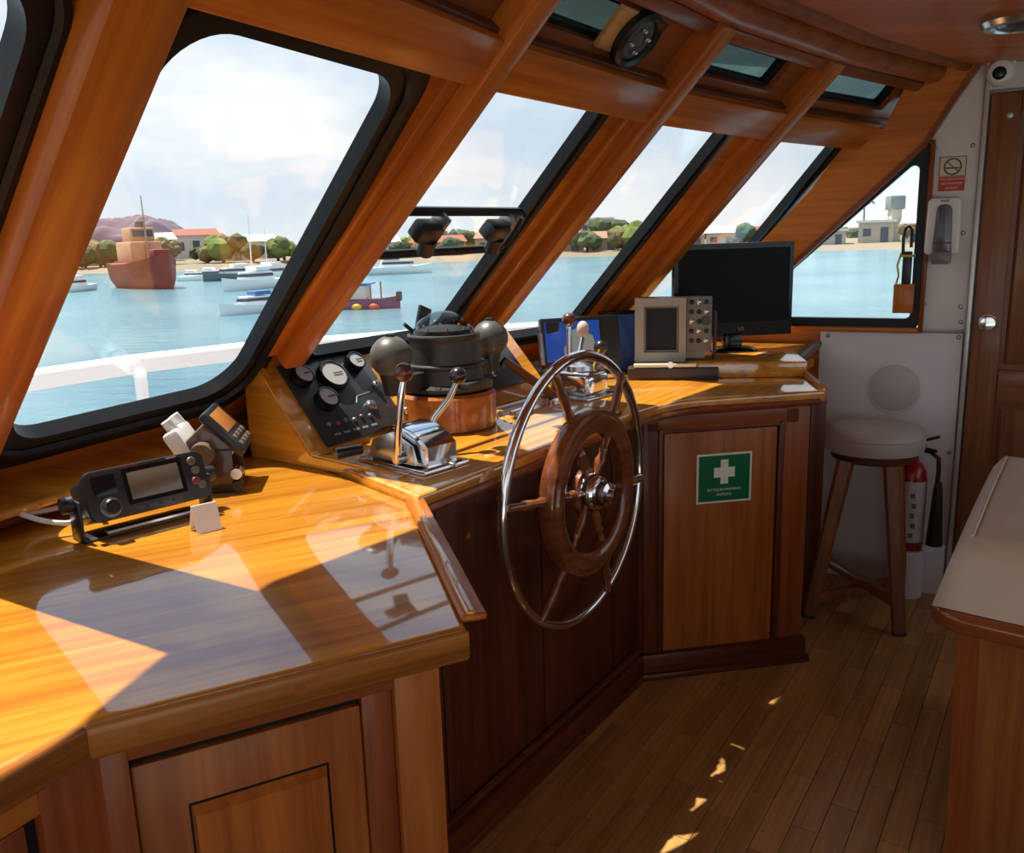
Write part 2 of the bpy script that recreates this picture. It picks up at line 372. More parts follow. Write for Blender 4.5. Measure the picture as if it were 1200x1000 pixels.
# posts
for i in range(1, 5):
    d = ND[i]; a0 = fac[i - 1]; a1 = fac[i]; z = (a0[1].cross(-a0[2]) + a1[1].cross(-a1[2])).normalized(); y = -d; x = y.cross(z).normalized(); z = x.cross(y)
    M = axes(nodes[i], x, y, z); wd = .115 if i == 1 else (.070 if i == 2 else .078); dp = .075 if i == 1 else .070
    ln0, ln1 = {1: -1.30, 2: -.875, 3: -.90, 4: -1.16}[i], .32
    if i == 2: M = M @ T(-.014, 0, 0)
    struct('trim_%d' % (60 + i), B().box((0, (ln0 + ln1) / 2, dp / 2 - .005), (wd, ln1 - ln0, dp + .01), .010), BEAM(1), M)
    # flat batten beside the post, against the gasket
    struct('trim_%d' % (70 + i), B().box((-wd / 2 - .018 if i > 1 else wd / 2 + .012, (ln0 + .02) / 2, .012), (.05 if i > 1 else .03, -ln0, .03), .006), BEAM(1), M)

# ================================================================== SETTING: port side wall (frame FS: x to the right, y outward)
FS = frame((1.764, 3.441, 0), 118)
XZ = lambda y0: axes(FS @ V((0, y0, 0)), (FS.to_3x3() @ V((1, 0, 0))), (0, 0, 1), -(FS.to_3x3() @ V((0, 1, 0))))   # x along wall, y up, z into the room
WALLM = XZ(0)
# triangular side window
tri = [(-.150, 1.780), (-.145, 1.140), (-.80, 1.140), (-.80, 1.160)]
tri_glass = [(-.148, 1.775), (-.148, 1.135), (-.86, 1.135), (-.86, 1.138)]
win = struct('window_20', B().ring(rrect([(-.118, 1.86), (-.118, 1.100), (-.98, 1.100), (-.98, 1.110)], .02, 5), rrect([(-.150, 1.765), (-.150, 1.140), (-.83, 1.140), (-.83, 1.148)], .02, 5), -.02, .012), RUBBER, WALLM, 'triangular side window with black rubber edge beside the white panel')
part('glass_pane', B().prism([(-.13, 1.83), (-.13, 1.12), (-.93, 1.12)], -.012, -.007), GLASS, win, WALLM, smooth=0)
# raking boards above the side window
brow_lo = [(-.66, 1.318), (-.40, 1.565), (-.135, 1.815), (-.06, 1.945), (.035, 2.10)]
brow_hi = [(-.78, 1.425), (-.55, 1.665), (-.435, 1.835), (-.285, 1.885), (-.20, 2.075)]
bl, bh = [V((x, y, .0)) for x, y in [(-1.05, .955)] + brow_lo], [V((x, y, .0)) for x, y in [(-1.13, 1.06)] + brow_hi]
def strip(lo, hi, z0, z1):
    t = bmesh.new(); n = len(lo); R = []
    for pl, z in ((lo, z0), (lo, z1), (hi, z1), (hi, z0)): R.append([t.verts.new((p.x, p.y, z)) for p in pl])
    for i in range(n - 1):
        for k in range(4): t.faces.new((R[k][i], R[k][i + 1], R[(k + 1) % 4][i + 1], R[(k + 1) % 4][i]))
    t.faces.new([R[k][0] for k in range(4)]); t.faces.new([R[k][n - 1] for k in range(4)])
    bmesh.ops.recalc_face_normals(t, faces=t.faces[:]); return t
BROWW = wood('brow_board', (0.46, 0.125, 0.014, 1), (0.62, 0.205, 0.026, 1), 0, 0.40, .25, .12, 50)
struct('trim_1', B().merge(strip(bl, bh, .0, .045)), BROWW, WALLM)
struct('trim_2', B().merge(strip([p + V((.004, -.012, 0)) for p in bl], [p + V((-.004, .006, 0)) for p in bl], .0, .062)), RED(0), WALLM)
# white upper panel
pan = [(-.118, 1.10), (.052, 1.10), (.052, 2.16), (.035, 2.10), (-.06, 1.945), (-.118, 1.845)]
wp = struct('wall_right', B().prism(pan, -.03, .006), WHITE, WALLM, 'upright white painted wall panel between side window and door')
lp = part('lower_panel', B().prism([(-.49, 0), (.050, 0), (.048, 1.085), (-.492, 1.085)], -.03, .018, .004), WHITE, wp, WALLM, label='lower white panel with round vent cover')
scr = lambda x, y, z: part('screw', B().lathe([(.0085, 0), (.0085, .003), (.005, .006), (.0, .0065)], T(x, y, z), 12), SCREWM, wp, WALLM)
for x, y in ((-.10, 1.80), (.028, 1.80), (.018, 1.475), (-.10, 1.20), (.03, 1.19), (.035, 1.13)): scr(x, y, .006)
for x, y in ((-.46, 1.065), (.032, 1.07), (.03, .60), (.02, .10)): scr(x, y, .018)
struct('trim_3', B().box((-.108, 1.46, .02), (.018, .74, .035), .004), RED(1), WALLM)                      # wooden strip right of window
struct('trim_4', B().box((-.55, 1.094, .012), (.90, .022, .04), .004), BEAM(0), WALLM)                    # sill of side window
struct('wall_right_2', B().prism([(-1.05, .6), (-.40, .6), (-.40, 1.085), (-1.05, 1.085)], -.03, 0), BEAM(0), WALLM)
struct('trim_5', B().box((.062, 1.03, .02), (.016, 2.06, .04), .003), pbr('door_edge_trim', srgb(205, 200, 195), .25, .3), WALLM)
struct('wall_right_3', B().prism([(.07, 1.995), (.9, 1.995), (.9, 2.2), (.07, 2.2)], -.03, .004), pbr('cream_panel', srgb(206, 198, 186), .4), WALLM)
struct('wall_right_6', B().prism([(-.118, -.02), (.92, -.02), (.92, 2.24), (.10, 2.24), (-.118, 1.9)], -.07, -.031), WHITE, WALLM)
struct('wall_right_7', B().prism([(-.50, -.02), (-.10, -.02), (-.10, 1.095), (-.50, 1.095)], -.07, -.031), WHITE, WALLM)
# door with stiles, rails and panels
dr = struct('door_1', B().prism([(.075, .02), (.78, .02), (.78, 1.985), (.075, 1.985)], -.03, -.004), DOORW(1), WALLM, 'dark brown varnished panel door with round chrome knob')
for x, y, sx, sy, nm in ((.128, 1.0, .10, 1.96, 'stile'), (.73, 1.0, .10, 1.96, 'stile'), (.43, 1.93, .50, .10, 'rail'), (.43, .88, .50, .13, 'rail'), (.43, .10, .50, .18, 'rail')):
    part(nm, B().box((x, y, .006), (sx, sy, .024), .004), DOORW(1 if sx < sy else 0), dr, WALLM)
for y0, y1 in ((.965, 1.86), (.21, .795)):
    part('panel', B().prism([(.195, y0), (.665, y0), (.665, y1), (.195, y1)], -.004, .010, topinset=.05), DOORW(1), dr, WALLM)
kb = part('knob', B().lathe([(.030, 0), (.030, .004), (.012, .008), (.011, .03), (.026, .04), (.031, .055), (.026, .066), (0, .07)], T(.128, 1.132, .018), 24), CHROME, dr, WALLM)
part('hinge_screw', B().lathe([(.012, 0), (.012, .006), (0, .009)], T(.142, 1.90, .018), 14), SCREWM, dr, WALLM)
# round vent cover on lower panel
part('vent_ring', B().torus(T(-.19, .855, .020), .100, .009, 40, 8), WHITEP, wp, WALLM)
part('vent_cover', B().lathe([(.098, 0), (.097, .012), (.08, .019), (0, .022)], T(-.19, .855, .018), 36), pbr('vent_grey', srgb(198, 196, 188), .4, noise=.04, nscale=40), wp, WALLM)

# ================================================================== SETTING: rest of the cabin
struct('ceiling', B().prism([(-.30, .95), (.06, 1.82), (.52, 2.46), (1.03, 3.02), (1.60, 3.55), (2.6, 3.05), (2.8, -1.7), (-1.5, -1.7)], 2.085, 2.13),
       wood('ceiling_wood', (0.34, 0.075, 0.016, 1), (0.50, 0.125, 0.028, 1), 0, .45, .25, .12, 40))
top = [nodes[i] - ND[i] * (.31) for i in range(6)]
crown = [p + dirv(128) * .05 + V((0, 0, .01)) for p in top]
crown[5] = crown[5] + dirv(48) * .30
struct('trim_6', B().tube(crown, [.045] * 6, 12), wood('crown_wood', (0.24, 0.055, 0.013, 1), (0.38, 0.10, 0.022, 1), 0, .42, .3, .12, 40))
struct('trim_7', B().tube([p + dirv(128) * .105 + V((0, 0, .012)) for p in crown], .024, 10), RED(0))
struct('floor', B().prism([(-1.6, .2), (-.5, 2.6), (.6, 3.4), (1.1, 3.9), (2.6, 3.1), (2.8, -1.7), (-1.5, -1.7)], -.05, -.004), pbr('floor_base', (.05, .025, .01), .6))
struct('wall_back', B().box((2.35, -1.7, 1.05), (.7, .05, 2.1)), BEAM(2))
struct('wall_back_2', B().box((-1.35, -1.7, 1.05), (.35, .05, 2.1)), BEAM(2))
struct('floor_bounce_deck', B().box((.5, -5.2, -.05), (5.2, 7.0, .08)), pbr('bounce_deck', srgb(214, 196, 168), .6), I4, 'unseen pale deck added behind the wheelhouse to bounce sunlight inside')  # added out of view as a reflector that brightens the cabin from behind
struct('wall_left', B().box((-1.52, -.7, .45), (.05, 2.0, .9)), BEAM(1))
struct('wall_left_2', B().box((-1.52, -.7, 2.0), (.05, 2.0, .22)), BEAM(1))
struct('wall_right_4', B().box((2.66, .7, .50), (.05, 4.8, 1.0)), WHITE)
struct('wall_right_5', B().box((2.66, .7, 1.95), (.05, 4.8, .4)), WHITE)
struct('trim_8', B().prism([(-2.2, -1.75), (3.0, -1.75), (3.0, 3.3), (1.9, 4.35), (.74, 3.78), (.10, 2.96), (-.10, 2.67), (-.56, 1.90), (-.849, 1.562), (-.910, 1.405), (-.949, 1.22), (-1.12, .35), (-2.0, .35)], 2.20, 2.26), WHITEP)   # unseen deckhouse roof, overhang outline shaped to steer the sun patches inside
# dark post beside the port locker
struct('trim_9', B().box((1.165, 3.22, .46), (.06, .04, .92), .004), DARK(2))

# floor planks (those within view)
FF = frame((0, 0, 0), 33)
plank_meshes = {}
fl = bpy.data.objects['floor']
pw, plen = .068, .36; cnt = 0
inv = FF.inverted()
def inside(p):
    x, y = p.x, p.y
    if y < 1.45 or y > 3.62 or x < -.35 or x > 1.95: return False
    px = 600 + 1010 * x / max(.1, (y * .977 + .317)); py_ok = True
    q = cam.matrix_world.inverted() @ p
    sx, sy = 600 - 1010 * q.x / q.z, 500 + 1010 * q.y / q.z
    if not (480 < sx < 1190 and 640 < sy < 1090): return False
    h = frame((.447, 2.736, 0), 34.5).inverted() @ p
    if h.x < 0.05 and h.y > .08: return False
    c = frame((.457, 2.756, 0), 80).inverted() @ p
    if -.1 < c.x < .70 and .10 < c.y < .7: return False
    s = FS.inverted() @ p
    if s.y > .06: return False
    return True
rows = [r for r in range(-20, 64)]
for r in rows:
    offp = (r * .618 % 1.0) * plen
    for c in range(0, 14):
        cx = c * plen + offp; cy = r * pw - 2.2
        p = FF @ V((cx, cy, 0))
        if inside(p) or inside(FF @ V((cx - plen / 2, cy, 0))) or inside(FF @ V((cx + plen / 2, cy, 0))):
            key = 'p'
            if key not in plank_meshes:
                o = part('plank', B().box((0, 0, -.004), (plen - .002, pw - .0016, .012), .0008, seg=1), PLANK, fl, FF @ T(cx, cy, 0), smooth=0); plank_meshes[key] = o
            else:
                o = plank_meshes[key].copy(); COL.objects.link(o); place(o, FF @ T(cx, cy, 0), fl)
            cnt += 1
print('planks', cnt)

# ================================================================== WORKTOPS AND CABINETS
def at_sill(i, z): d = ND[i]; p = nodes[i] + d * ((z - 1.85) / d.z); return p
def inset(p, a=125, d=.012): q = p + dirv(a) * d; return (q.x, q.y)
# --- near worktop
n0, n1, n2 = at_sill(0, .95), at_sill(1, .95), at_sill(2, .95)
C_NEAR = (-.074, 1.168); RIDGE = (-.228, 1.80); KINK = (-.522, .938)
poly = [C_NEAR, RIDGE, (-.262, 1.842), (-.575, 2.225), (-.80, 2.40), inset(n2, 118, .03), inset(n1, 118, .02), inset(n0, 110, .02), (-.84, .31), KINK]
near = thing('chart_worktop', 'glossy honey-coloured wooden worktop carrying the two radios', 'worktop', T(-.6, 1.5, .9))
def rel(M, pts): inv = M.inverted(); return [((inv @ V((p[0], p[1], 0))).x, (inv @ V((p[0], p[1], 0))).y) for p in pts]
MN = frame((-.3, 1.3, 0), 63)
part('top', B().prism(rel(MN, poly), .903, .95, .011, seg=3), TEAK(0), near, MN)
# separate nosing boards along the front edges
NOSE = wood('nosing_wood', (0.20, 0.060, 0.010, 1), (0.40, 0.150, 0.024, 1), 0, .36, .35, .10, 60)
NOSES = [((-.524, .934), (-.072, 1.165)), ((-.845, .303), (-.522, .936))]
# fiddle rail along the right edge
def rail_between(name, a, b, z, wdt, h, mat, parent, side=0.0):
    a, b = V((*a, 0)), V((*b, 0)); az = math.degrees(math.atan2((b - a).x, (b - a).y)); L = (b - a).length
    M = frame(((a + b) / 2), az); return part(name, B().box((0, side, z + h / 2), (L, wdt, h), .007, seg=3), mat, parent, M)
rail_between('fiddle_rail', (-.236, 1.800), (-.082, 1.180), .9495, .040, .012, BEAM(0), near, .019)
rail_between('fiddle_bead', (-.236, 1.800), (-.082, 1.180), .960, .014, .008, TEAK(0), near, .014)
for na, nb in NOSES: rail_between('front_nosing', na, nb, .902, .016, .0465, NOSE, near, 0)
MF = frame((-.074, 1.168, 0), 63)
for x in (-.11, -.25, -.44):
    part('wood_plug', B().lathe([(.009, 0), (.009, .002), (0, .0022)], T(x, -.0105, .926) @ Matrix.Rotation(PI / 2, 4, 'X'), 12), CAB(0), near, MF)
ML = frame((-.522, .938, 0), 207)
# window ledge with rounded nose above the coving
lg_ = [inset(at_sill(i, 1.03), 118, .002) for i in (0, 1, 2)]; lg2 = [inset(at_sill(i, 1.03), 118, .165 if i != 2 else .13) for i in (0, 1, 2)]
t = bmesh.new(); RR = [[t.verts.new((x, y, z)) for x, y in pl] for pl, z in ((lg_, 1.036), (lg2, 1.010), (lg2, .994), (lg_, .990))]
for i in range(2):
    for k in range(4): t.faces.new((RR[k][i], RR[k][i + 1], RR[(k + 1) % 4][i + 1], RR[(k + 1) % 4][i]))
t.faces.new([RR[k][0] for k in range(4)]); t.faces.new([RR[k][2] for k in range(4)]); bmesh.ops.recalc_face_normals(t, faces=t.faces[:])
part('window_ledge', B().merge(t), TEAK(0), near)
part('ledge_nose', B().tube([(x, y, 1.002) for x, y in lg2], .009, 8), TEAK(0), near)
# coving along the window side
cov = [inset(at_sill(i, .985), 120, .085) for i in (0, 1, 2)]
part('cove', B().tube([(x, y, .972) for x, y in cov[:3]], .030, 10), DARK(0), near)
part('cove_bead', B().tube([(x + .030, y - .018, .960) for x, y in cov[:3]], .011, 8), RED(0), near)

# --- near cabinet (frame FN: x right, y inward)
FN = frame((-.09, 1.19, 0), 63)
nc = thing('chart_cabinet', 'wooden cabinet with raised panel door and dark gap under the near worktop', 'cabinet', FN)
part('body', B().box((-.275, .36, .45), (.42, .64, .895), .002), CAB(2), nc, FN)
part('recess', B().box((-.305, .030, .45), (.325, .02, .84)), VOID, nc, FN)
part('corner_post', B().box((-.069, .018, .452), (.072, .045, .90), .004), CAB(2), nc, FN)
part('stile', B().box((-.129, .026, .452), (.046, .040, .90), .003), RED(2), nc, FN)
part('stile', B().box((-.477, .018, .452), (.036, .045, .90), .003), RED(2), nc, FN)
part('top_rail', B().box((-.297, .020, .887), (.390, .045, .036), .003), RED(0), nc, FN)
dd = part('door', B().box((-.306, .020, .445), (.306, .022, .815), .004), CAB(2), nc, FN)
part('raised_panel', B().prism([(-.391, .06), (-.209, .06), (-.209, .774), (-.391, .774)], 0, .012, .0, topinset=.03), CAB(1), dd, FN @ T(0, .009, 0) @ Matrix.Rotation(PI / 2, 4, 'X'))
part('panel_groove', B().ring([(-.395, .055), (-.205, .055), (-.205, .778), (-.395, .778)], [(-.392, .058), (-.208, .058), (-.208, .775), (-.392, .775)], 0, .002), VOID, dd, FN @ T(0, .0095, 0) @ Matrix.Rotation(PI / 2, 4, 'X'))
sp_az = math.degrees(math.atan2(-.265 + .138, 1.725 - 1.205))
part('side_panel', B().box((0, 0, .45), (.535, .018, .895), .002), CAB(2), nc, frame((-.2015, 1.465, 0), sp_az))
# low hull wall under the windshield
t = bmesh.new(); lowp = [at_sill(i, .90) for i in range(5)] + [at_sill(4, .90) + fac[4][1] * .75]
RR = [[t.verts.new((p.x + dx, p.y + dy, z)) for p in lowp] for dx, dy, z in ((0, 0, .945), (-.03, .03, .945), (-.03, .03, -.05), (0, 0, -.05))]
for i in range(len(lowp) - 1):
    for k in range(4): t.faces.new((RR[k][i], RR[k][i + 1], RR[(k + 1) % 4][i + 1], RR[(k + 1) % 4][i]))
t.faces.new([RR[k][0] for k in range(4)]); t.faces.new([RR[k][-1] for k in range(4)]); bmesh.ops.recalc_face_normals(t, faces=t.faces[:])
struct('wall_front_6', B().merge(t), DARK(0))
struct('wall_right_8', B().prism([(-1.35, -.02), (-.49, -.02), (-.49, .61), (-1.35, .61)], -.07, -.031), DARK(1), WALLM)
# --- left cabinet (frame FL)
FL = frame((-.531, .972, 0), 27)
lc = thing('drawer_cabinet', 'wooden cabinet with slotted door at lower left corner', 'cabinet', FL)
part('body', B().box((-.36, .30, .45), (.70, .56, .895), .002), CAB(2), lc, FL)
part('corner_stile', B().box((-.045, .006, .452), (.085, .03, .90), .003), RED(2), lc, FL)
part('top_rail', B().box((-.36, .008, .882), (.70, .03, .045), .003), CAB(0), lc, FL)
part('groove', B().box((-.097, .014, .43), (.016, .02, .85)), VOID, lc, FL)
part('stile', B().box((-.150, .006, .43), (.085, .03, .86), .003), RED(2), lc, FL)
ld = part('door', B().box((-.40, .004, .40), (.40, .030, .78), .004), CAB(2), lc, FL)
part('finger_slot', B().box((-.30, -.012, .80), (.20, .006, .022), .002), VOID, ld, FL)

# --- helm console (frame FH: x toward the first-aid cabinet, y forward)
FH = frame((.447, 2.736, 0), 34.5)
helm = thing('helm_console', 'dark mahogany helm console front below the steering wheel', 'console', FH @ T(-.5, .05, 0))
part('front_panel', B().box((-.60, .060, .46), (1.30, .03, .92), .002), DARK(2), helm, FH)
part('base_board', B().box((-.60, .030, .045), (1.30, .045, .09), .006), DARK(0), helm, FH)
part('base_moulding', B().box((-.60, .022, .012), (1.32, .045, .030), .010), DARK(0), helm, FH)
part('base_bead', B().tube([FH @ V((-1.25, .035, .095)), FH @ V((.03, .035, .095))], .012, 8), DARK(0), helm)
part('corner_pilaster', B().box((.030, .050, .50), (.055, .05, .84), .006), DARK(2), helm, FH)
for x in (-1.05, -.60, -.18):
    part('board_joint', B().box((x, .0442, .50), (.004, .002, .80)), VOID, helm, FH)
part('switch_plate', B().box((-.088, .040, .76), (.036, .010, .085), .004), BLACKP, helm, FH)
for x, z in ((-.93, .80), (-.80, .86)):
    part('wood_plug', B().lathe([(.009, 0), (.009, .003), (0, .0032)], T(x, .044, z) @ Matrix.Rotation(PI / 2, 4, 'X'), 12), CAB(0), helm, FH)
# helm worktop, turning smoothly into the first-aid cabinet
def bez(p0, p1, p2, n=8): return [tuple((V((*p0, 0)) * (1 - t) ** 2 + V((*p1, 0)) * 2 * t * (1 - t) + V((*p2, 0)) * t * t)[:2]) for t in [k / n for k in range(n + 1)]]
m2, m3, m4 = at_sill(2, .97), at_sill(3, .97), at_sill(4, .97)
hpoly = [(-.205, 1.775)] + bez((.345, 2.548), (.50, 2.76), (.62, 2.80)) + [(1.060, 2.880), (1.085, 2.905), (1.150, 3.46), (1.30, 3.655), (.62, 4.015), inset(m4, 130, .03), inset(m3, 130, .03), inset(m2, 125, .03), (-.70, 2.40), (-.570, 2.235)]
MH = frame((.2, 2.8, 0), 34.5)
ht = thing('helm_worktop', 'varnished wooden helm worktop under compass and screens', 'worktop', T(.2, 2.8, .92))
part('top', B().prism(rel(MH, hpoly), .926, .970, .011, seg=3), TEAK(0), ht, MH)
part('edge_bead', B().tube([(x, y, .932) for x, y in [(-.195, 1.79)] + hpoly[1:10] + [(1.05, 2.882)]], .012, 8), RED(0), ht)
# right-hand end rail
part('end_rail', B().tube([(1.065, 2.915, .978), (1.140, 3.46, .978)], .012, 8), BEAM(0), ht)
part('end_rail', B().tube([(1.165, 3.47, .985), (1.30, 3.62, 1.035)], .019, 10), pbr('worn_rail', srgb(110, 92, 82), .4), ht)
# rear shelf carrying the monitor
part('rear_shelf', B().prism(rel(MH, [(.70, 3.20), (1.10, 3.16), (1.155, 3.50), (1.29, 3.655), (.62, 4.0), (.42, 3.84), (.42, 3.55)]), .9705, 1.030, .006), TEAK(0), ht, MH)

# --- sloping instrument dash along the windshield
FW = frame((-.50, 2.20, 0), 36)
dash = thing('instrument_dash', 'raised sloping wooden dash behind the compass below windshield', 'dash', FW)
prof = [(-.035, .9705), (.160, 1.190), (.170, 1.203), (.198, 1.203), (.198, .9705)]
t = bmesh.new(); n_ = len(prof)
a = [t.verts.new((-.050, y, z)) for y, z in prof]; b = [t.verts.new((1.05, y, z)) for y, z in prof]
t.faces.new(a[::-1]); t.faces.new(b)
for i in range(n_): t.faces.new((a[i], a[(i + 1) % n_], b[(i + 1) % n_], b[i]))
bmesh.ops.recalc_face_normals(t, faces=t.faces[:]); bmesh.ops.bevel(t, geom=t.edges[:], offset=.004, segments=2, affect='EDGES')
part('slope', B().merge(t), TEAK(0), dash, FW)
t = bmesh.new(); pr2 = [(-.36, .9495), (-.36, .972), (-.045, .985), (.155, 1.212), (.198, 1.212), (.198, .9495)]
a = [t.verts.new((-.078, y, z)) for y, z in pr2]; b = [t.verts.new((-.048, y, z)) for y, z in pr2]; n_ = len(pr2)
t.faces.new(a[::-1]); t.faces.new(b)
for i in range(n_): t.faces.new((a[i], a[(i + 1) % n_], b[(i + 1) % n_], b[i]))
bmesh.ops.recalc_face_normals(t, faces=t.faces[:]); bmesh.ops.bevel(t, geom=t.edges[:], offset=.005, segments=2, affect='EDGES')
part('end_board', B().merge(t), TEAK(1), dash, FW)
SL = math.atan2(.2195, .195)
def slope_m(x, y): z = .9705 + (y + .035) * math.tan(SL); return FW @ T(x, y, z) @ Matrix.Rotation(SL, 4, 'X')
# gauge panel
GP = slope_m(.150, .066)
gp = thing('gauge_panel', 'black engine gauge panel with four round dials on the sloping dash', 'instrument panel', GP)
part('plate', B().box((0, 0, .006), (.305, .268, .012), .003), BLACKPANEL, gp, GP)
def gauge(x, y, r, h=.028):
    M = GP @ T(x, y, .012)
    g = part('gauge', B().lathe([(r, 0), (r, h - .004), (r * .97, h), (r * .86, h + .001), (r * .84, h - .004), (0, h - .004)], I4, 28), GLOSSBLK, gp, M)
    part('dial', B().lathe([(r * .83, 0), (r * .83, .0015), (0, .0015)], T(0, 0, h - .0035), 28), DIAL, g, M)
    part('needle', B().box((r * .25, 0, h + .0005), (r * .7, .003, .001)), GLOSSBLK, g, M)
gauge(-.112, .078, .031); gauge(-.008, .066, .047, .020); gauge(.090, .092, .030); gauge(-.082, -.006, .033)
part('key_switch', B().lathe([(.011, 0), (.011, .012), (.006, .013), (.006, .022), (0, .023)], T(.118, .010, .012), 14), CHROME, gp, GP)
for k in range(6):
    part('indicator_light', B().lathe([(.006, 0), (.006, .005), (.003, .008), (0, .009)], T(-.115 + k * .030, -.075 - .004 * (k % 2), .012), 10), pbr('indicator_%d' % (k % 3), [srgb(120, 128, 120), srgb(130, 60, 50), srgb(90, 110, 130)][k % 3], .3), gp, GP)
for k in range(5):
    part('label_strip', B().box((-.105 + k * .034, -.108, .0124), (.022, .007, .0012)), pbr('label_grey', srgb(120, 122, 126), .4), gp, GP)
part('start_button', B().lathe([(.017, 0), (.017, .006), (.011, .008), (.011, .014), (0, .015)], T(.060, -.050, .012), 18), STEEL, gp, GP)
part('outline', B().tube([(.020, -.030, .0125), (.035, -.010, .0125), (.09, -.005, .0125)], .0016, 5), DIAL, gp, GP)
# valve handle cluster at the panel's lower right
VM = slope_m(.315, -.005)
vh = thing('valve_handle', 'small tarnished metal hand wheel beside the gauge panel', 'valve', VM)
part('stem', B().cyl((0, 0, .0), (0, 0, .045), .009, .007, 12), BRASS, vh, VM)
hw = B()
for k in range(6):
    a = k * PI / 3; hw.sphere((.026 * math.cos(a), .026 * math.sin(a), .045), .0125, 12)
part('lobed_wheel', hw.lathe([(.024, .036), (.027, .045), (.024, .054), (0, .056)], I4, 18), STEEL, vh, VM)
# second small panel right of the compass
P2 = slope_m(.82, .07)
p2 = thing('switch_panel', 'small dark switch panel on the dash right of the compass', 'instrument panel', P2)
part('plate', B().box((0, 0, .005), (.30, .20, .010), .003), BLACKPANEL, p2, P2)
for x, y in ((-.06, .03), (0, .04), (.05, -.01), (-.03, -.05)):
    part('toggle', B().lathe([(.010, 0), (.010, .008), (.005, .010), (.004, .028), (.006, .032), (0, .034)], T(x, y, .010), 12), STEEL if x < .04 else BLKKNOB, p2, P2)

# --- first-aid cabinet (frame FC)
FC = frame((.457, 2.756, 0), 80)
fc = thing('first_aid_cabinet', 'wooden cabinet bearing the green first-aid sign', 'cabinet', FC)
part('body', B().prism([(.0, .03), (.555, .03), (.62, .60), (.10, .55)], .0, .924), RED(2), fc, FC)
part('stile', B().box((-.002, .012, .47), (.055, .036, .91), .004), DARK(2), fc, FC)
part('stile', B().box((.515, .012, .47), (.090, .036, .91), .004), RED(2), fc, FC)
part('inner_moulding', B().box((.458, .008, .47), (.022, .04, .82), .007), DARK(2), fc, FC)
part('inner_moulding', B().box((.030, .008, .47), (.016, .04, .82), .006), DARK(2), fc, FC)
part('top_rail', B().box((.25, .012, .896), (.54, .036, .055), .004), RED(0), fc, FC)
part('top_bead', B().box((.245, .008, .868), (.42, .035, .014), .006), DARK(0), fc, FC)
fd = part('door', B().box((.243, .010, .470), (.400, .030, .785), .005), CAB(2), fc, FC)
part('base_board', B().box((.26, -.004, .045), (.62, .05, .09), .007), DARK(0), fc, FC)
part('base_moulding', B().box((.26, -.022, .012), (.64, .045, .028), .010), DARK(0), fc, FC)
# first-aid sign
SG = FC @ T(.254, -.0055, .697) @ Matrix.Rotation(PI / 2, 4, 'X')
sg = thing('first_aid_sign', 'green first-aid sign with white cross on cabinet door', 'sign', SG)
part('border', B().box((0, 0, .0006), (.196, .172, .0016)), SIGNW, sg, SG, smooth=0)
part('field', B().box((0, 0, .0016), (.182, .158, .0012)), GREEN, sg, SG, smooth=0)
cr_ = [(-.014, .035), (.014, .035), (.014, .012), (.035, .012), (.035, -.016), (.014, -.016), (.014, -.040), (-.014, -.040), (-.014, -.016), (-.035, -.016), (-.035, .012), (-.014, .012)]
t = bmesh.new()
part('cross', B().box((0, .022, .0025), (.027, .084, .0009)).box((0, .020, .0026), (.074, .034, .0009)), SIGNW, sg, SG, smooth=0)
text('lettering', 'BOTIQUIN PRIMEROS', .0125, SIGNW, sg, SG @ T(0, -.040, .0026))
text('lettering', 'AUXILIOS', .0125, SIGNW, sg, SG @ T(0, -.057, .0026))

# ================================================================== STEERING WHEEL
MWH = axes((.197, 2.262, .823), dirv(34.5), UP, -dirv(34.5 - 90))     # x along the dash, y up, z toward the helmsman
wh = thing('steering_wheel', 'large ship steering wheel with chrome rim and inner wooden ring', 'steering wheel', MWH)
part('rim', B().torus(T(0, 0, -.02), .370, .0145, 72, 12), CHROME, wh, MWH)
ringp = [(.166, -.016), (.172, -.024), (.200, -.026), (.226, -.022), (.233, -.010), (.233, .010), (.226, .022), (.214, .024), (.208, .030), (.190, .032), (.176, .028), (.166, .018)]
t = bmesh.new(); rows = []
for i in range(64):
    a = 2 * PI * i / 64; rows.append([t.verts.new((r * math.cos(a), r * math.sin(a), z + .01)) for r, z in ringp])
for i in range(64):
    A, C = rows[i], rows[(i + 1) % 64]
    for k in range(len(ringp)): t.faces.new((A[k], A[(k + 1) % len(ringp)], C[(k + 1) % len(ringp)], C[k]))
WHW = wood('wheel_wood', (0.13, 0.036, 0.012, 1), (0.27, 0.080, 0.024, 1), 0, .25, 1.0, .06, 40)
part('wooden_ring', B().merge(t), WHW, wh, MWH)
spk = [(.030, .010), (.045, .013), (.060, .008), (.075, .012), (.095, .016), (.115, .010), (.128, .014), (.140, .009), (.168, .012)]
out = [(.228, .013), (.245, .015), (.262, .010), (.285, .013), (.315, .014), (.340, .010), (.355, .012), (.372, .008)]
for k in range(6):
    a = math.radians(52 + 60 * k)
    d = V((math.cos(a), math.sin(a), 0)); M = MWH @ T(0, 0, .012) @ d.to_track_quat('Z', 'Y').to_matrix().to_4x4()
    part('inner_spoke', B().lathe([(r, z) for z, r in spk], I4, 12), WHW, wh, M)
    d2 = (d + V((0, 0, -.10))).normalized(); M2 = MWH @ T(0, 0, .030) @ d2.to_track_quat('Z', 'Y').to_matrix().to_4x4()
    part('spoke', B().lathe([(r, z) for z, r in out], I4, 12), WHW, wh, M2)
part('hub', B().lathe([(.046, -.02), (.054, -.01), (.054, .022), (.046, .034), (.036, .037), (.033, .058), (.020, .064), (.016, .076), (0, .078)], T(0, 0, .010), 28), CHROME, wh, MWH)
part('hub_disc', B().lathe([(.066, -.012), (.066, .006), (0, .008)], T(0, 0, .0), 28), WHW, wh, MWH)
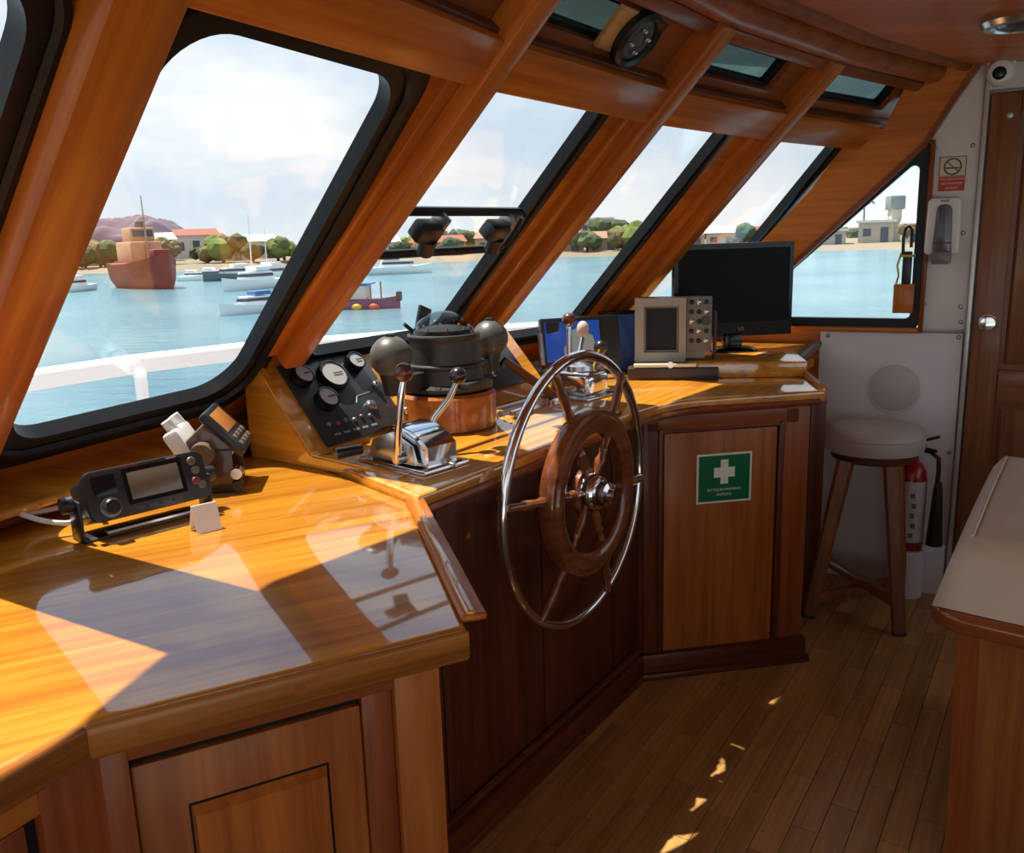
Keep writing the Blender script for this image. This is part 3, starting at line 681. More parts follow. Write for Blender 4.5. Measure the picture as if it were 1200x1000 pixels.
part('shaft', B().cyl((0, 0, -.105), (0, 0, 0), .020, n=16), STEEL, wh, MWH)
part('shaft_flange', B().lathe([(.055, -.108), (.055, -.098), (.03, -.085), (0, -.085)], I4, 24), STEEL, wh, MWH)
part('spoke_nut', B().lathe([(.010, 0), (.010, .008), (0, .010)], T(.10, .205, .044), 8), BRASS, wh, MWH)

# ================================================================== COMPASS BINNACLE
CB = frame((-.19, 2.50, .9705), 34)
cb = thing('compass_binnacle', 'black domed ship compass with two iron spheres on wooden drum', 'compass', CB)
part('pedestal', B().lathe([(.140, 0), (.146, .006), (.146, .098), (.138, .108), (0, .108)], I4, 44), wood('pedestal_wood', (0.30, 0.085, 0.014, 1), (0.50, 0.17, 0.03, 1), 0, .3, .9, .06, 40), cb, CB)
bw = part('bowl', B().lathe([(.120, .108), (.138, .116), (.138, .126), (.112, .134), (.108, .175), (.114, .180), (.114, .186), (.104, .190), (.101, .250), (.105, .256), (.105, .266), (.092, .270), (0, .270)], I4, 44), COMPASSBLK, cb, CB)
part('glass_dome', B().lathe([(.090 * math.cos(a), .266 + .070 * math.sin(a)) for a in [k * PI / 2 / 10 for k in range(11)]], I4, 36), CLEAR, cb, CB)
part('compass_card', B().lathe([(.078, .271), (.078, .283), (.05, .292), (0, .296)], I4, 36), BALLGREY, bw, CB)
for k in range(8):
    a = k * PI / 4; part('card_mark', B().box((.074 * math.cos(a), .074 * math.sin(a), .284), (.006, .006, .018)), SIGNW, bw, CB)
part('bracket', B().box((-.165, 0, .150), (.13, .035, .05), .008), COMPASSBLK, cb, CB)
part('bracket', B().box((.165, 0, .150), (.13, .035, .05), .008), COMPASSBLK, cb, CB)
part('fixing_arm', B().box((-.03, -.13, .135), (.11, .03, .02), .005), COMPASSBLK, cb, CB)
for sx, zz in ((-1, .0), (1, .0)):
    part('iron_sphere', B().sphere((sx * .232, 0, .232), .057, 26), BALLGREY, cb, CB)
    part('sphere_post', B().cyl((sx * .225, 0, .13), (sx * .232, 0, .19), .028, .034, 16), COMPASSBLK, cb, CB)
    part('sphere_cap', B().lathe([(.014, 0), (.014, .006), (0, .009)], T(sx * .232, 0, .288), 12), COMPASSBLK, cb, CB)
for k in range(4):
    a = k * PI / 2 + .5; part('foot_screw', B().lathe([(.009, 0), (.009, .006), (0, .008)], T(.127 * math.cos(a), .127 * math.sin(a), .126), 10), SCREWM, cb, CB)
part('azimuth_ring', B().torus(T(0, 0, .267), .100, .006, 40, 8), COMPASSBLK, cb, CB)
part('sight_vane', B().box((.02, .09, .31), (.055, .010, .070), .003, Matrix.Rotation(.35, 4, 'Y')).cyl((-.02, .09, .27), (-.055, .10, .30), .006, n=8), BLACKP, cb, CB)

# ================================================================== ENGINE CONTROLS
E1 = frame((-.245, 2.060, .9705), 42)
ec = thing('engine_control', 'chrome engine control box with two levers in front of the compass', 'engine control', E1)
t = bmesh.new(); prof = [(-.105, .012), (-.105, .060)] + [(-.105 + .21 * k / 10, .060 + .042 * math.sin(PI * k / 10) ** .8) for k in range(1, 10)] + [(.105, .060), (.105, .012)]
for sx0, sx1, sc1, mat, nm in ((-.052, .052, 1, CHROME, 'housing'),):
    a = [t.verts.new((sx0, y, z)) for y, z in prof]; b = [t.verts.new((sx1, y, z)) for y, z in prof]; n_ = len(prof)
    t.faces.new(a[::-1]); t.faces.new(b)
    for i in range(n_): t.faces.new((a[i], a[(i + 1) % n_], b[(i + 1) % n_], b[i]))
bmesh.ops.recalc_face_normals(t, faces=t.faces[:]); bmesh.ops.bevel(t, geom=[e for e in t.edges if abs(e.verts[0].co.x - e.verts[1].co.x) < 1e-6], offset=.006, segments=2, affect='EDGES')
part('housing', B().merge(t), CHROME, ec, E1)
part('base_flange', B().box((0, 0, .006), (.150, .245, .012), .004), CHROME, ec, E1)
part('side_plate', B().prism([(-.085, .0), (.085, 0), (.07, .045), (0, .072), (-.07, .045)], 0, .012, .003, M=T(-.058, 0, .018) @ Matrix(((0, 0, -1, 0), (1, 0, 0, 0), (0, 1, 0, 0), (0, 0, 0, 1)))), STEEL, ec, E1)
part('pivot', B().cyl((-.055, -.045, .035), (-.095, -.045, .035), .016, .013, 16), STEEL, ec, E1)
lv = part('lever', B().tube([(-.088, -.045, .03), (-.088, -.052, .10), (-.082, -.064, .19), (-.078, -.070, .225)], [.0085, .009, .009, .007], 12), CHROME, ec, E1)
part('knob', B().sphere((-.077, -.071, .240), .0225, 20), BROWNKNOB, lv, E1)
part('pivot', B().cyl((.05, .02, .050), (.080, .02, .050), .016, .013, 16), STEEL, ec, E1)
lv = part('lever', B().tube([(.072, .020, .05), (.090, .016, .095), (.135, .004, .140), (.158, -.003, .180)], [.0085, .009, .009, .007], 12), CHROME, ec, E1)
part('knob', B().sphere((.162, -.004, .195), .0225, 20), BLKKNOB, lv, E1)
part('neutral_knob', B().cyl((-.090, .09, .040), (-.160, .10, .040), .013, .015, 14), BLKKNOB, ec, E1)
for x, y in ((-.064, -.112), (.064, -.112), (.064, .112)):
    part('screw', B().lathe([(.006, 0), (.006, .002), (0, .004)], T(x, y, .012), 10), SCREWM, ec, E1)
E2 = frame((.235, 2.93, .9705), 40)
e2 = thing('engine_control', 'chrome lever control behind the top of steering wheel', 'engine control', E2)
part('housing', B().box((0, 0, .045), (.13, .17, .085), .022, seg=4), CHROME, e2, E2)
part('base_flange', B().box((0, 0, .005), (.20, .21, .010), .004), STEEL, e2, E2)
part('top_cap', B().lathe([(.05, 0), (.047, .016), (.03, .024), (0, .026)], T(0, 0, .088), 20), STEEL, e2, E2)
lv = part('lever', B().tube([(.045, .07, .05), (.048, .075, .14), (.050, .075, .235)], [.010, .010, .009], 12), CHROME, e2, E2)
part('knob', B().sphere((.050, .075, .252), .025, 20), BROWNKNOB, lv, E2)
lv = part('lever', B().tube([(-.02, -.06, .045), (.06, -.02, .080), (.175, .03, .135)], [.009, .009, .009], 12), BRASS, e2, E2)
part('knob', B().sphere((.188, .036, .142), .026, 20), BLKKNOB, lv, E2)
lv = part('lever', B().tube([(.065, .05, .05), (.13, .09, .12), (.165, .10, .175)], [.010, .009, .008], 12), CHROME, e2, E2)
part('knob', B().sphere((.172, .102, .205), .023, 18, (1, 1, 1.35)), pbr('ivory_knob', srgb(196, 180, 166), .35), lv, E2)
# loose hardware on the worktop between the controls
HW = frame((.03, 2.60, .9705), 30)
hwd = thing('rope_cleat', 'small dark metal cleat lying on worktop right of compass', 'cleat', HW)
part('body', B().box((0, 0, .012), (.10, .035, .012), .005).cyl((-.03, 0, 0), (-.03, 0, .012), .010).cyl((.03, 0, 0), (.03, 0, .012), .010), SCREWM, hwd, HW)
part('horn', B().tube([(-.065, 0, .022), (-.03, 0, .018), (.03, 0, .018), (.065, 0, .022)], [.004, .008, .008, .004], 8), STEEL, hwd, HW)
# wooden rod lever leaning left of the plotter
RDM = T(.10, 2.83, .9705)
rd = thing('wooden_lever', 'brown wooden rod lever leaning beside the right iron sphere', 'lever', RDM)
part('rod', B().tube([(.055, -.03, .010), (-.06, .02, .095), (-.115, .045, .135)], [.017, .015, .012], 12), STOOLW, rd, RDM)
part('socket', B().lathe([(.032, 0), (.030, .012), (.02, .018), (0, .018)], T(.050, -.028, 0), 18), STEEL, rd, RDM)

# ================================================================== RADIOS (near worktop)
def radio_frame(o, az): return frame(o, az)
R1 = frame((-.752, 1.690, .950), 44)
r1 = thing('marine_radio', 'large black marine radio with grey display on tilted bracket', 'radio', R1)
part('bracket', B().box((-.132, .008, .042), (.006, .055, .084), .002).box((.132, .008, .042), (.006, .055, .084), .002).box((0, .008, .003), (.27, .055, .006), .002), BLACKP, r1, R1)
BT = R1 @ T(0, 0, .080) @ Matrix.Rotation(math.radians(-20), 4, 'X')
bd = part('case', B().box((0, .035, 0), (.225, .105, .088), .014, seg=3), BLACKP, r1, BT)
part('front_bezel', B().prism(rrect([(-.122, -.050), (.122, -.050), (.122, .050), (-.122, .050)], .018, 5), 0, .020, .004, M=T(0, -.014, 0) @ Matrix.Rotation(PI / 2, 4, 'X')), BLACKP, r1, BT)
FR = BT @ T(0, -.0345, 0) @ Matrix.Rotation(PI / 2, 4, 'X')
part('display', B().box((.012, .006, 0), (.105, .056, .003), .001), pbr('radio_screen', srgb(104, 96, 84), .18), bd, FR)
part('display_frame', B().ring([(-.048, -.030), (.072, -.030), (.072, .042), (-.048, .042)], [(-.040, -.022), (.064, -.022), (.064, .034), (-.040, .034)], 0, .002), GLOSSBLK, bd, FR)
part('speaker_grille', B().box((-.086, .018, .0005), (.045, .040, .002), .0008), GLOSSBLK, bd, FR)
part('rotary_knob', B().lathe([(.016, 0), (.0155, .014), (.013, .017), (0, .018)], T(-.084, -.026, 0), 22), BLACKP, bd, FR)
part('knob_ring', B().lathe([(.020, 0), (.020, .003), (0, .003)], T(-.084, -.026, 0), 22), STEEL, bd, FR)
for x, y in ((.094, .030), (.098, .010), (.094, -.012), (.104, -.022)):
    part('button', B().lathe([(.009, 0), (.009, .003), (.007, .005), (0, .005)], T(x, y, 0), 14), pbr('dim_button', srgb(98, 92, 90), .4) if y != -.012 else pbr('red_button', srgb(120, 56, 62), .4), bd, FR)
for k in range(4):
    part('button', B().box((-.030 + k * .026, -.040, .001), (.018, .007, .003), .001), pbr('dark_key', srgb(62, 56, 54), .4), bd, FR)
part('brand_mark', B().box((-.030, .0455, .0008), (.034, .004, .0012)), pbr('red_mark', srgb(120, 50, 46), .4), bd, FR)
part('model_mark', B().box((.055, .0455, .0008), (.020, .003, .0012)), DIAL, bd, FR)
for sx in (-1, 1):
    part('side_knob', B().cyl((sx * .136, .012, 0), (sx * .156, .012, 0), .018, .016, 14), BLACKP, r1, BT)
part('bottom_rail', B().cyl((-.09, -.02, .012), (.13, -.02, .012), .007, n=10), STEEL, r1, R1)
# microphone cable loop
cable = part('radio_cable', B().tube([V((-.90, 1.66, .985)) + V((.075 * math.cos(a) - .03, .03 + .060 * math.sin(a), .01 * math.sin(a * 2))) for a in [math.radians(20 + k * 14) for k in range(23)]], .0055, 8), WHITEP, None, I4, 'white cable loop behind the large black radio', 'cable')
R2 = frame((-.690, 1.985, .950), -8)
r2 = thing('marine_radio', 'smaller black radio tipped back showing its side and white mount', 'radio', R2)
RBR = pbr('radio_bracket', srgb(70, 48, 34), .3, coat=.3)
part('bracket', B().box((-.072, .0, .050), (.006, .075, .100), .002).box((.072, .0, .050), (.006, .075, .100), .002).box((0, .0, .003), (.15, .075, .006), .002), RBR, r2, R2)
BT2 = R2 @ T(0, .0, .118) @ Matrix.Rotation(math.radians(-42), 4, 'X')
c2 = part('case', B().box((0, .030, 0), (.132, .095, .095), .010, seg=2), pbr('radio_side', srgb(96, 66, 48), .22, coat=.4), r2, BT2)
part('front_panel', B().box((0, -.026, 0), (.150, .022, .128), .008), BLACKP, r2, BT2)
FR2 = BT2 @ T(0, -.0375, 0) @ Matrix.Rotation(PI / 2, 4, 'X')
part('display', B().box((-.005, .022, 0), (.110, .056, .002), .001), pbr('bronze_screen', srgb(186, 120, 62), .2), c2, FR2)
for k in range(8):
    part('button', B().box((-.048 + (k % 4) * .032, -.024 - (k // 4) * .020, .0005), (.022, .012, .005), .002), pbr('dim_key', srgb(112, 96, 88), .4), c2, FR2)
part('side_knob', B().cyl((-.066, .035, .0), (-.094, .035, 0), .028, .026, 22), pbr('radio_knob', srgb(112, 96, 80), .3), r2, BT2)
part('lower_knob', B().cyl((-.055, -.045, .045), (-.085, -.045, .045), .014, .013, 14), STEEL, r2, R2)
part('lower_knob', B().cyl((-.055, -.045, .015), (-.085, -.045, .015), .013, .012, 14), BLACKP, r2, R2)
part('white_mount', B().box((-.01, .075, .105), (.120, .040, .095), .010, Matrix.Rotation(-.5, 4, 'X')), WHITEP, r2, R2)
for x in (-.04, .03): part('mount_stud', B().cyl((x, .085, .135), (x - .004, .105, .170), .014, .013, 12), WHITEP, r2, R2)
CM = frame((-.612, 1.640, .9502), 50)
card = thing('folded_card', 'small folded white card under right end of the large radio', 'card', CM)
part('flap', B().box((0, 0, .028), (.050, .0015, .056), 0, Matrix.Rotation(-.35, 4, 'X')), pbr('card_white', srgb(232, 226, 222), .4), card, CM)
part('flap', B().box((0, .021, .028), (.050, .0015, .056), 0, Matrix.Rotation(.35, 4, 'X')), pbr('card_white', srgb(232, 226, 222), .4), card, CM)

# ================================================================== SCREENS
PL = frame((.255, 3.235, .9705), 73)
pl = thing('chart_plotter', 'slim chart plotter showing blue sea and grey land behind wheel', 'screen', PL)
PT = PL @ T(.025, 0, .088) @ Matrix.Rotation(math.radians(-12), 4, 'X')
pc = part('case', B().box((0, .018, .06), (.320, .030, .190), .006), BLACKP, pl, PT)
PS = PT @ T(0, .0025, .06) @ Matrix.Rotation(PI / 2, 4, 'X')
part('screen', B().box((-.035, .004, 0), (.22, .15, .002)), pbr('chart_sea', srgb(22, 62, 150), .2, emit=((.012, .05, .24, 1), .5)), pc, PS, smooth=0)
part('chart_land', B().prism([(-.075, -.070), (.040, -.070), (.055, -.02), (.045, .02), (.020, .035), (.0, .030), (-.02, .050), (-.05, .040), (-.045, .010), (-.075, -.02)], .001, .0018), pbr('chart_land', srgb(128, 140, 140), .3, emit=((.2, .24, .24, 1), .3)), pc, PS, smooth=0)
part('chart_land', B().prism([(-.14, .035), (-.09, .045), (-.085, .078), (-.14, .078)], .001, .0018), pbr('chart_dark', srgb(36, 40, 54), .3), pc, PS, smooth=0)
part('side_window', B().box((.112, .004, .0), (.062, .15, .002)), pbr('chart_side', srgb(40, 44, 38), .2), pc, PS, smooth=0)
part('stand', B().box((.025, .03, .015), (.12, .06, .05), .008), BLACKP, pl, PL)
part('side_clip', B().cyl((-.166, .0, .10), (-.166, .0, -.02), .010, n=10), STEEL, pl, PT)
BC = frame((.485, 3.50, .9705), 76)
bc = thing('covered_screen', 'screen under a rumpled blue cloth left of the grey radar', 'screen', BC)
t = bmesh.new(); bmesh.ops.create_cube(t, size=1); bmesh.ops.subdivide_edges(t, edges=t.edges[:], cuts=7, use_grid_fill=True)
for v in t.verts: v.co = V((v.co.x * .20, v.co.y * (.06 + .05 * (.5 - v.co.z)) + .008 * math.sin(v.co.x * 17 + v.co.z * 9), v.co.z * .22 + .115 + .006 * math.sin(v.co.x * 23)))
part('blue_cloth', B().merge(t), pbr('blue_cloth', srgb(70, 112, 190), .7, noise=.15, bump=.3), bc, BC, smooth=60)
part('top_bar', B().box((.0, .0, .232), (.25, .03, .012), .003), BLACKP, bc, BC)
RD = frame((.615, 3.235, .9705), 99)
ra = thing('radar_display', 'grey boxy radar display with keypad in front of black monitor', 'radar display', RD)
part('base', B().box((0, .05, .022), (.335, .20, .044), .004), pbr('radar_base', srgb(58, 46, 40), .4, noise=.1), ra, RD)
part('base_strip', B().box((-.03, -.045, .055), (.23, .02, .012), .003), SIGNW, ra, RD)
part('tilt_knob', B().cyl((-.01, -.03, .058), (-.01, -.062, .058), .012, n=12), STEEL, ra, RD)
part('case', B().box((-.005, .13, .180), (.255, .20, .225), .010), GREYPLAST, ra, RD)
RFM = RD @ T(0, .028, .183) @ Matrix.Rotation(PI / 2, 4, 'X')
sb = part('screen_bezel', B().ring([(-.142, -.122), (.048, -.122), (.048, .118), (-.142, .118)], [(-.108, -.086), (.022, -.086), (.022, .088), (-.108, .088)], -.03, .028), GREYPLAST, ra, RFM)
part('screen', B().box((-.043, 0, -.004), (.135, .18, .01)), pbr('radar_screen', srgb(34, 34, 42), .35, spec=.15), sb, RFM)
part('bezel_edge', B().ring([(-.112, -.090), (.026, -.090), (.026, .092), (-.112, .092)], [(-.100, -.078), (.014, -.078), (.014, .080), (-.100, .080)], .005, .014), pbr('bezel_dark', srgb(110, 106, 100), .45), sb, RFM)
kp = part('keypad', B().box((.096, .018, .0), (.095, .205, .03), .005), pbr('keypad_grey', srgb(122, 116, 110), .45), ra, RFM)
for i in range(3):
    for j in range(5):
        if (i, j) == (2, 2): continue
        part('key', B().lathe([(.009, 0), (.009, .005), (.006, .007), (0, .007)], T(.068 + i * .027, .100 - j * .036, .015), 12), [GLOSSBLK, STEEL, BLACKP][(i + 2 * j) % 3], kp, RFM)
part('dial_knob', B().lathe([(.017, 0), (.016, .016), (0, .017)], T(.122, .030, .015), 18), BLACKP, kp, RFM)
part('side_bracket', B().box((.160, .10, .14), (.012, .06, .21), .003), pbr('radar_base', srgb(58, 46, 40), .4), ra, RD)
MO = frame((.915, 3.515, 1.030), 83)
mo = thing('monitor', 'black flat computer monitor on oval stand near side window', 'monitor', MO)
part('stand_base', B().lathe([(.085, 0), (.085, .006), (.070, .014), (.03, .018), (0, .018)], Matrix.Diagonal((1.15, .9, 1, 1)), 32), GLOSSBLK, mo, MO)
part('stand_neck', B().box((0, .015, .035), (.075, .045, .07), .008), GLOSSBLK, mo, MO)
mc = part('case', B().box((0, .030, .245), (.500, .040, .375), .010), GLOSSBLK, mo, MO)
part('screen', B().box((0, .0085, .262), (.462, .003, .290)), pbr('monitor_screen', srgb(22, 22, 24), .35, spec=.12), mc, MO, smooth=0)
part('bezel_rim', B().ring([(-.250, -.187), (.250, -.187), (.250, .187), (-.250, .187)], [(-.234, -.130), (.234, -.130), (.234, .165), (-.234, .165)], 0, .004), GLOSSBLK, mc, MO @ T(0, .010, .245) @ Matrix.Rotation(PI / 2, 4, 'X'))
text('logo', 'LG', .020, DIAL, mc, MO @ T(.035, .0055, .088) @ Matrix.Rotation(PI / 2, 4, 'X'))

# ================================================================== HATCH FRAME AND WIPERS ON WINDOW 3
F2 = FM[2]
ht_ = thing('hinged_vent_frame', 'black hinged vent frame across the second windshield pane', 'vent frame', F2 @ T(.3, -.45, .01))
part('top_bar', B().tube([(.02, -.372, .02), (.535, -.368, .02), (.570, -.385, .02), (.588, -.43, .018), (.600, -.50, .016)], .012, 8), RUBBER, ht_, F2)
part('lower_bar', B().tube([(.02, -.535, .004), (.62, -.528, .004)], .012, 8), RUBBER, ht_, F2)
for x in (.150, .445):
    wm_ = part('wiper_motor', B().box((x, -.418, .040), (.085, .050, .045), .008), BLACKP, ht_, F2)
    part('motor_cap', B().cyl((x + .02, -.44, .045), (x + .035, -.485, .05), .024, .022, 14), BLACKP, wm_, F2)
    part('motor_strap', B().box((x + .035, -.39, .035), (.012, .05, .05), .003), SCREWM, wm_, F2)

# ================================================================== LOUDSPEAKER IN SKYLIGHT BAY
SP = F2 @ T(.455, .195, .005)
sp = thing('loudspeaker', 'round black speaker on square wooden plate beside skylight', 'speaker', SP)
part('mounting_plate', B().box((-.035, 0, .008), (.165, .110, .016), .003), wood('pale_ply', (0.42, 0.20, 0.07, 1), (0.58, 0.30, 0.12, 1), 0, .5, .1), sp, SP)
part('surround', B().lathe([(.072, 0), (.074, .022), (.066, .030), (.056, .024), (.054, .014), (0, .012)], T(.0, 0, .014), 40), BLACKP, sp, SP)
part('cone', B().lathe([(.053, .014), (.045, .018), (.020, .010), (.018, .016), (.010, .022), (0, .023)], T(.0, 0, .016), 32), pbr('speaker_cone', srgb(78, 76, 70), .5), sp, SP)
for k in range(4):
    a = k * PI / 2 + .4; part('grille_bar', B().box((.030 * math.cos(a), .030 * math.sin(a), .038), (.022, .010, .006), .002), STEEL, sp, SP)

# ================================================================== WALL THINGS
NS = WALLM @ T(-.035, 1.700, .0065)
ns = thing('no_smoking_sign', 'small white and red no smoking sign above the soap dispenser', 'sign', NS)
part('board', B().box((0, 0, .001), (.094, .130, .002)), pbr('sign_cream', srgb(226, 212, 190), .4), ns, NS, smooth=0)
part('red_field', B().box((0, -.037, .0021), (.092, .054, .001)), SIGNR, ns, NS, smooth=0)
part('ring_mark', B().torus(T(0, .027, .0026), .029, .003, 28, 6), pbr('sign_ink', srgb(92, 86, 80), .5), ns, NS)
part('cigarette', B().box((0, .022, .0026), (.046, .006, .0012)), pbr('sign_ink', srgb(92, 86, 80), .5), ns, NS, smooth=0)
part('slash', B().box((0, .027, .003), (.056, .004, .0012), 0, Matrix.Rotation(-.75, 4, 'Z')), pbr('sign_ink', srgb(92, 86, 80), .5), ns, NS, smooth=0)
part('frame_line', B().ring([(-.047, -.008), (.047, -.008), (.047, .065), (-.047, .065)], [(-.044, -.006), (.044, -.006), (.044, .062), (-.044, .062)], .0015, .0028), pbr('sign_border', srgb(150, 96, 60), .5), ns, NS, smooth=0)
text('lettering', 'PROHIBIDO FUMAR', .0096, SIGNW, ns, NS @ T(0, -.020, .0028))
text('lettering', 'NO SMOKING', .0115, SIGNW, ns, NS @ T(0, -.036, .0028))
text('lettering', 'GRACIAS', .0105, SIGNW, ns, NS @ T(0, -.053, .0028))
SD = WALLM @ T(-.050, 1.500, .0065)
sd_ = thing('soap_dispenser', 'white wall soap dispenser with smoky grey window', 'dispenser', SD)
part('housing', B().prism(rrect([(-.062, -.105), (.062, -.105), (.058, .110), (-.058, .110)], .018, 5), 0, .075, .010), WHITEP, sd_, SD)
part('smoky_window', B().prism(rrect([(-.036, -.135), (.036, -.135), (.026, .085), (-.026, .085)], .022, 6), .03, .088, .006), pbr('smoky_grey', srgb(92, 90, 96), .2, coat=.3), sd_, SD)
part('window_rib', B().box((0, -.060, .0885), (.066, .006, .004), .001), pbr('smoky_dark', srgb(62, 60, 66), .3), sd_, SD)
for x in (-.018, -.006, .006, .018):
    part('window_rib', B().box((x, .01, .0885), (.003, .11, .003), .001), pbr('smoky_light', srgb(122, 120, 126), .3), sd_, SD)
part('push_bar', B().prism(rrect([(-.034, -.140), (.034, -.140), (.034, -.090), (-.034, -.090)], .010, 4), .03, .094, .004), pbr('smoky_mid', srgb(112, 106, 106), .3), sd_, SD)
part('badge', B().box((.0, .098, .0755), (.030, .006, .002)), pbr('badge_green', srgb(90, 120, 105), .4), sd_, SD)
DC = WALLM @ T(.100, 2.060, .0045)
dc = thing('security_camera', 'white dome camera with black lens above the door', 'camera', DC)
part('mount', B().box((0, .022, .02), (.095, .050, .04), .008), WHITEP, dc, DC)
part('housing', B().lathe([(.046, 0), (.048, .03), (.046, .055), (.038, .070), (.028, .074), (0, .074)], T(0, -.010, 0), 30), WHITEP, dc, DC)
part('lens', B().lathe([(.024, 0), (.023, .006), (.016, .010), (0, .012)], T(-.004, -.018, .070), 24), GLOSSBLK, dc, DC)
# handset on a wooden holder at the side window
HB = WALLM @ T(-.175, 1.245, .03)
hb_ = thing('handset_holder', 'wooden block holder with black handheld at side window', 'holder', HB)
part('block', B().box((0, -.020, .02), (.075, .115, .05), .003), BEAM(1), hb_, HB)
hs = part('handset', B().box((.005, .10, .025), (.034, .13, .030), .006), BLACKP, hb_, HB)
part('antenna_loop', B().tube([(-.012, .15, .03), (-.014, .22, .03), (-.008, .255, .03), (.004, .262, .03), (.014, .25, .03), (.016, .18, .03)], .006, 8), BLACKP, hs, HB)
part('yellow_tag', B().box((.008, .148, .044), (.052, .010, .006), .002), pbr('hi_vis', srgb(206, 196, 70), .5), hs, HB)
part('yellow_cord', B().tube([(-.018, .16, .03), (-.030, .11, .035), (-.022, .07, .04), (-.030, .04, .035)], .004, 6), pbr('hi_vis', srgb(206, 196, 70), .5), hb_, HB)
# electric socket on the lower panel behind the stool
SK = WALLM @ T(-.285, .545, .0185)
sk = thing('wall_socket', 'cream socket plate with red tag behind the stool', 'socket', SK)
part('plate', B().box((.02, 0, .004), (.105, .065, .008), .003), pbr('socket_cream', srgb(214, 206, 160), .4), sk, SK)
for x in (-.005, .02, .045): part('slot', B().box((x, -.008, .0085), (.010, .012, .002)), BLACKP, sk, SK)
part('red_tag', B().box((-.055, .012, .006), (.050, .040, .006), .002), REDP, sk, SK)

# ================================================================== FIRE EXTINGUISHER
EX = WALLM @ T(.0, 0, 0); ex_o = FS @ V((-.095, -.115, 0))
EXM = frame((ex_o.x, ex_o.y, 0), 118)
ex = thing('fire_extinguisher', 'red fire extinguisher with white label and black horn', 'extinguisher', EXM)
part('cylinder', B().lathe([(.052, .205), (.058, .215), (.058, .50), (.052, .535), (.036, .565), (.020, .578), (.018, .60), (0, .60)], I4, 30), REDP, ex, EXM)
t = bmesh.new(); RR = []
for k in range(9):
    a = math.radians(-125 + k * 12.5); RR.append((math.cos(a) * .0588, math.sin(a) * .0588))
lo = [t.verts.new((x, y, .245)) for x, y in RR]; hi = [t.verts.new((x, y, .50)) for x, y in RR]; lo2 = [t.verts.new((x * 1.012, y * 1.012, .245)) for x, y in RR]; hi2 = [t.verts.new((x * 1.012, y * 1.012, .50)) for x, y in RR]
for i in range(8):
    t.faces.new((lo2[i], lo2[i + 1], hi2[i + 1], hi2[i])); t.faces.new((lo[i + 1], lo[i], hi[i], hi[i + 1])); t.faces.new((hi2[i], hi2[i + 1], hi[i + 1], hi[i])); t.faces.new((lo[i], lo[i + 1], lo2[i + 1], lo2[i]))
lab = part('label', B().merge(t), pbr('ext_label', srgb(212, 204, 200), .45, noise=.12, nscale=60), ex, EXM)
for k in range(5):
    part('print_block', B().box((.010 + .006 * (k % 2), -.0592, .275 + k * .042), (.018, .002, .020)), pbr('ext_print', srgb(120, 110, 108), .5), lab, EXM)
part('tag', B().box((-.020, -.0615, .30), (.034, .002, .085)), SIGNW, ex, EXM)
part('valve', B().cyl((0, 0, .60), (0, 0, .635), .020, .018, 14).box((.02, -.01, .64), (.05, .03, .02), .004), BLACKP, ex, EXM)
part('handle', B().tube([(-.005, -.005, .645), (.03, -.02, .665), (.09, -.035, .69)], .006, 8), BLACKP, ex, EXM)
part('handle', B().tube([(-.005, -.005, .635), (.04, -.02, .635), (.085, -.035, .630)], .006, 8), BLACKP, ex, EXM)
part('hose', B().tube([(.02, -.01, .625), (.06, -.025, .625), (.092, -.032, .600), (.096, -.034, .55), (.094, -.034, .50)], .009, 10), BLACKP, ex, EXM)
part('horn', B().lathe([(.031, .24), (.031, .25), (.024, .36), (.018, .47), (.012, .505), (0, .505)], T(.098, -.034, 0), 22), BLACKP, ex, EXM)
STB = EXM
st = thing('extinguisher_stand', 'white curved stand holding the fire extinguisher', 'stand', STB)
part('shell', B().lathe([(.066, 0), (.068, .01), (.068, .195), (.062, .203), (0, .203)], I4, 30), WHITE, st, STB)
part('wing', B().box((.095, .055, .105), (.09, .05, .21), .006), WHITE, st, STB)
for z in (.06, .15): part('screw', B().lathe([(.006, 0), (.006, .003), (0, .004)], T(-.030, -.060, z) @ Matrix.Rotation(PI / 2, 4, 'X'), 10), SCREWM, st, STB)

# ================================================================== STOOL
ST = frame((1.412, 3.275, .0), 100)
stl = thing('bar_stool', 'wooden bar stool with round grey padded seat', 'stool', ST)
part('seat_cushion', B().lathe([(.0, .655), (.165, .655), (.182, .663), (.186, .681), (.186, .715), (.183, .729), (.172, .745), (.148, .754), (.08, .759), (0, .760)], I4, 44), STOOLV, stl, ST)
part('seat_piping', B().torus(T(0, 0, .721), .185, .004, 48, 6), STOOLV, stl, ST)
part('seat_base', B().lathe([(.150, .625), (.155, .63), (.155, .656), (0, .656)], I4, 36), DARK(0), stl, ST)
feet = [V((1.436, 3.003, 0)), V((1.155, 3.185, 0)), V((1.310, 3.530, 0)), V((1.600, 3.350, 0))]
tops = [V((1.420, 3.115, .63)), V((1.285, 3.215, .63)), V((1.385, 3.430, .63)), V((1.530, 3.345, .63))]
for f, tp in zip(feet, tops):
    d = (tp - f).normalized(); sd1 = dirv(25); sd1 = (sd1 - d * sd1.dot(d)).normalized(); sd2 = d.cross(sd1)
    def loop(c, r): return [c + sd1 * x * r + sd2 * y * r for x, y in ((-1, -.6), (-.6, -1), (.6, -1), (1, -.6), (1, .6), (.6, 1), (-.6, 1), (-1, .6))]
    lg = part('leg', B().hull(loop(f, .024), loop(tp, .033)), STOOLW, stl)
    part('foot_cap', B().hull(loop(f + V((0, 0, .0)), .0255), loop(f + d * .015, .0258)), BLACKP, lg)
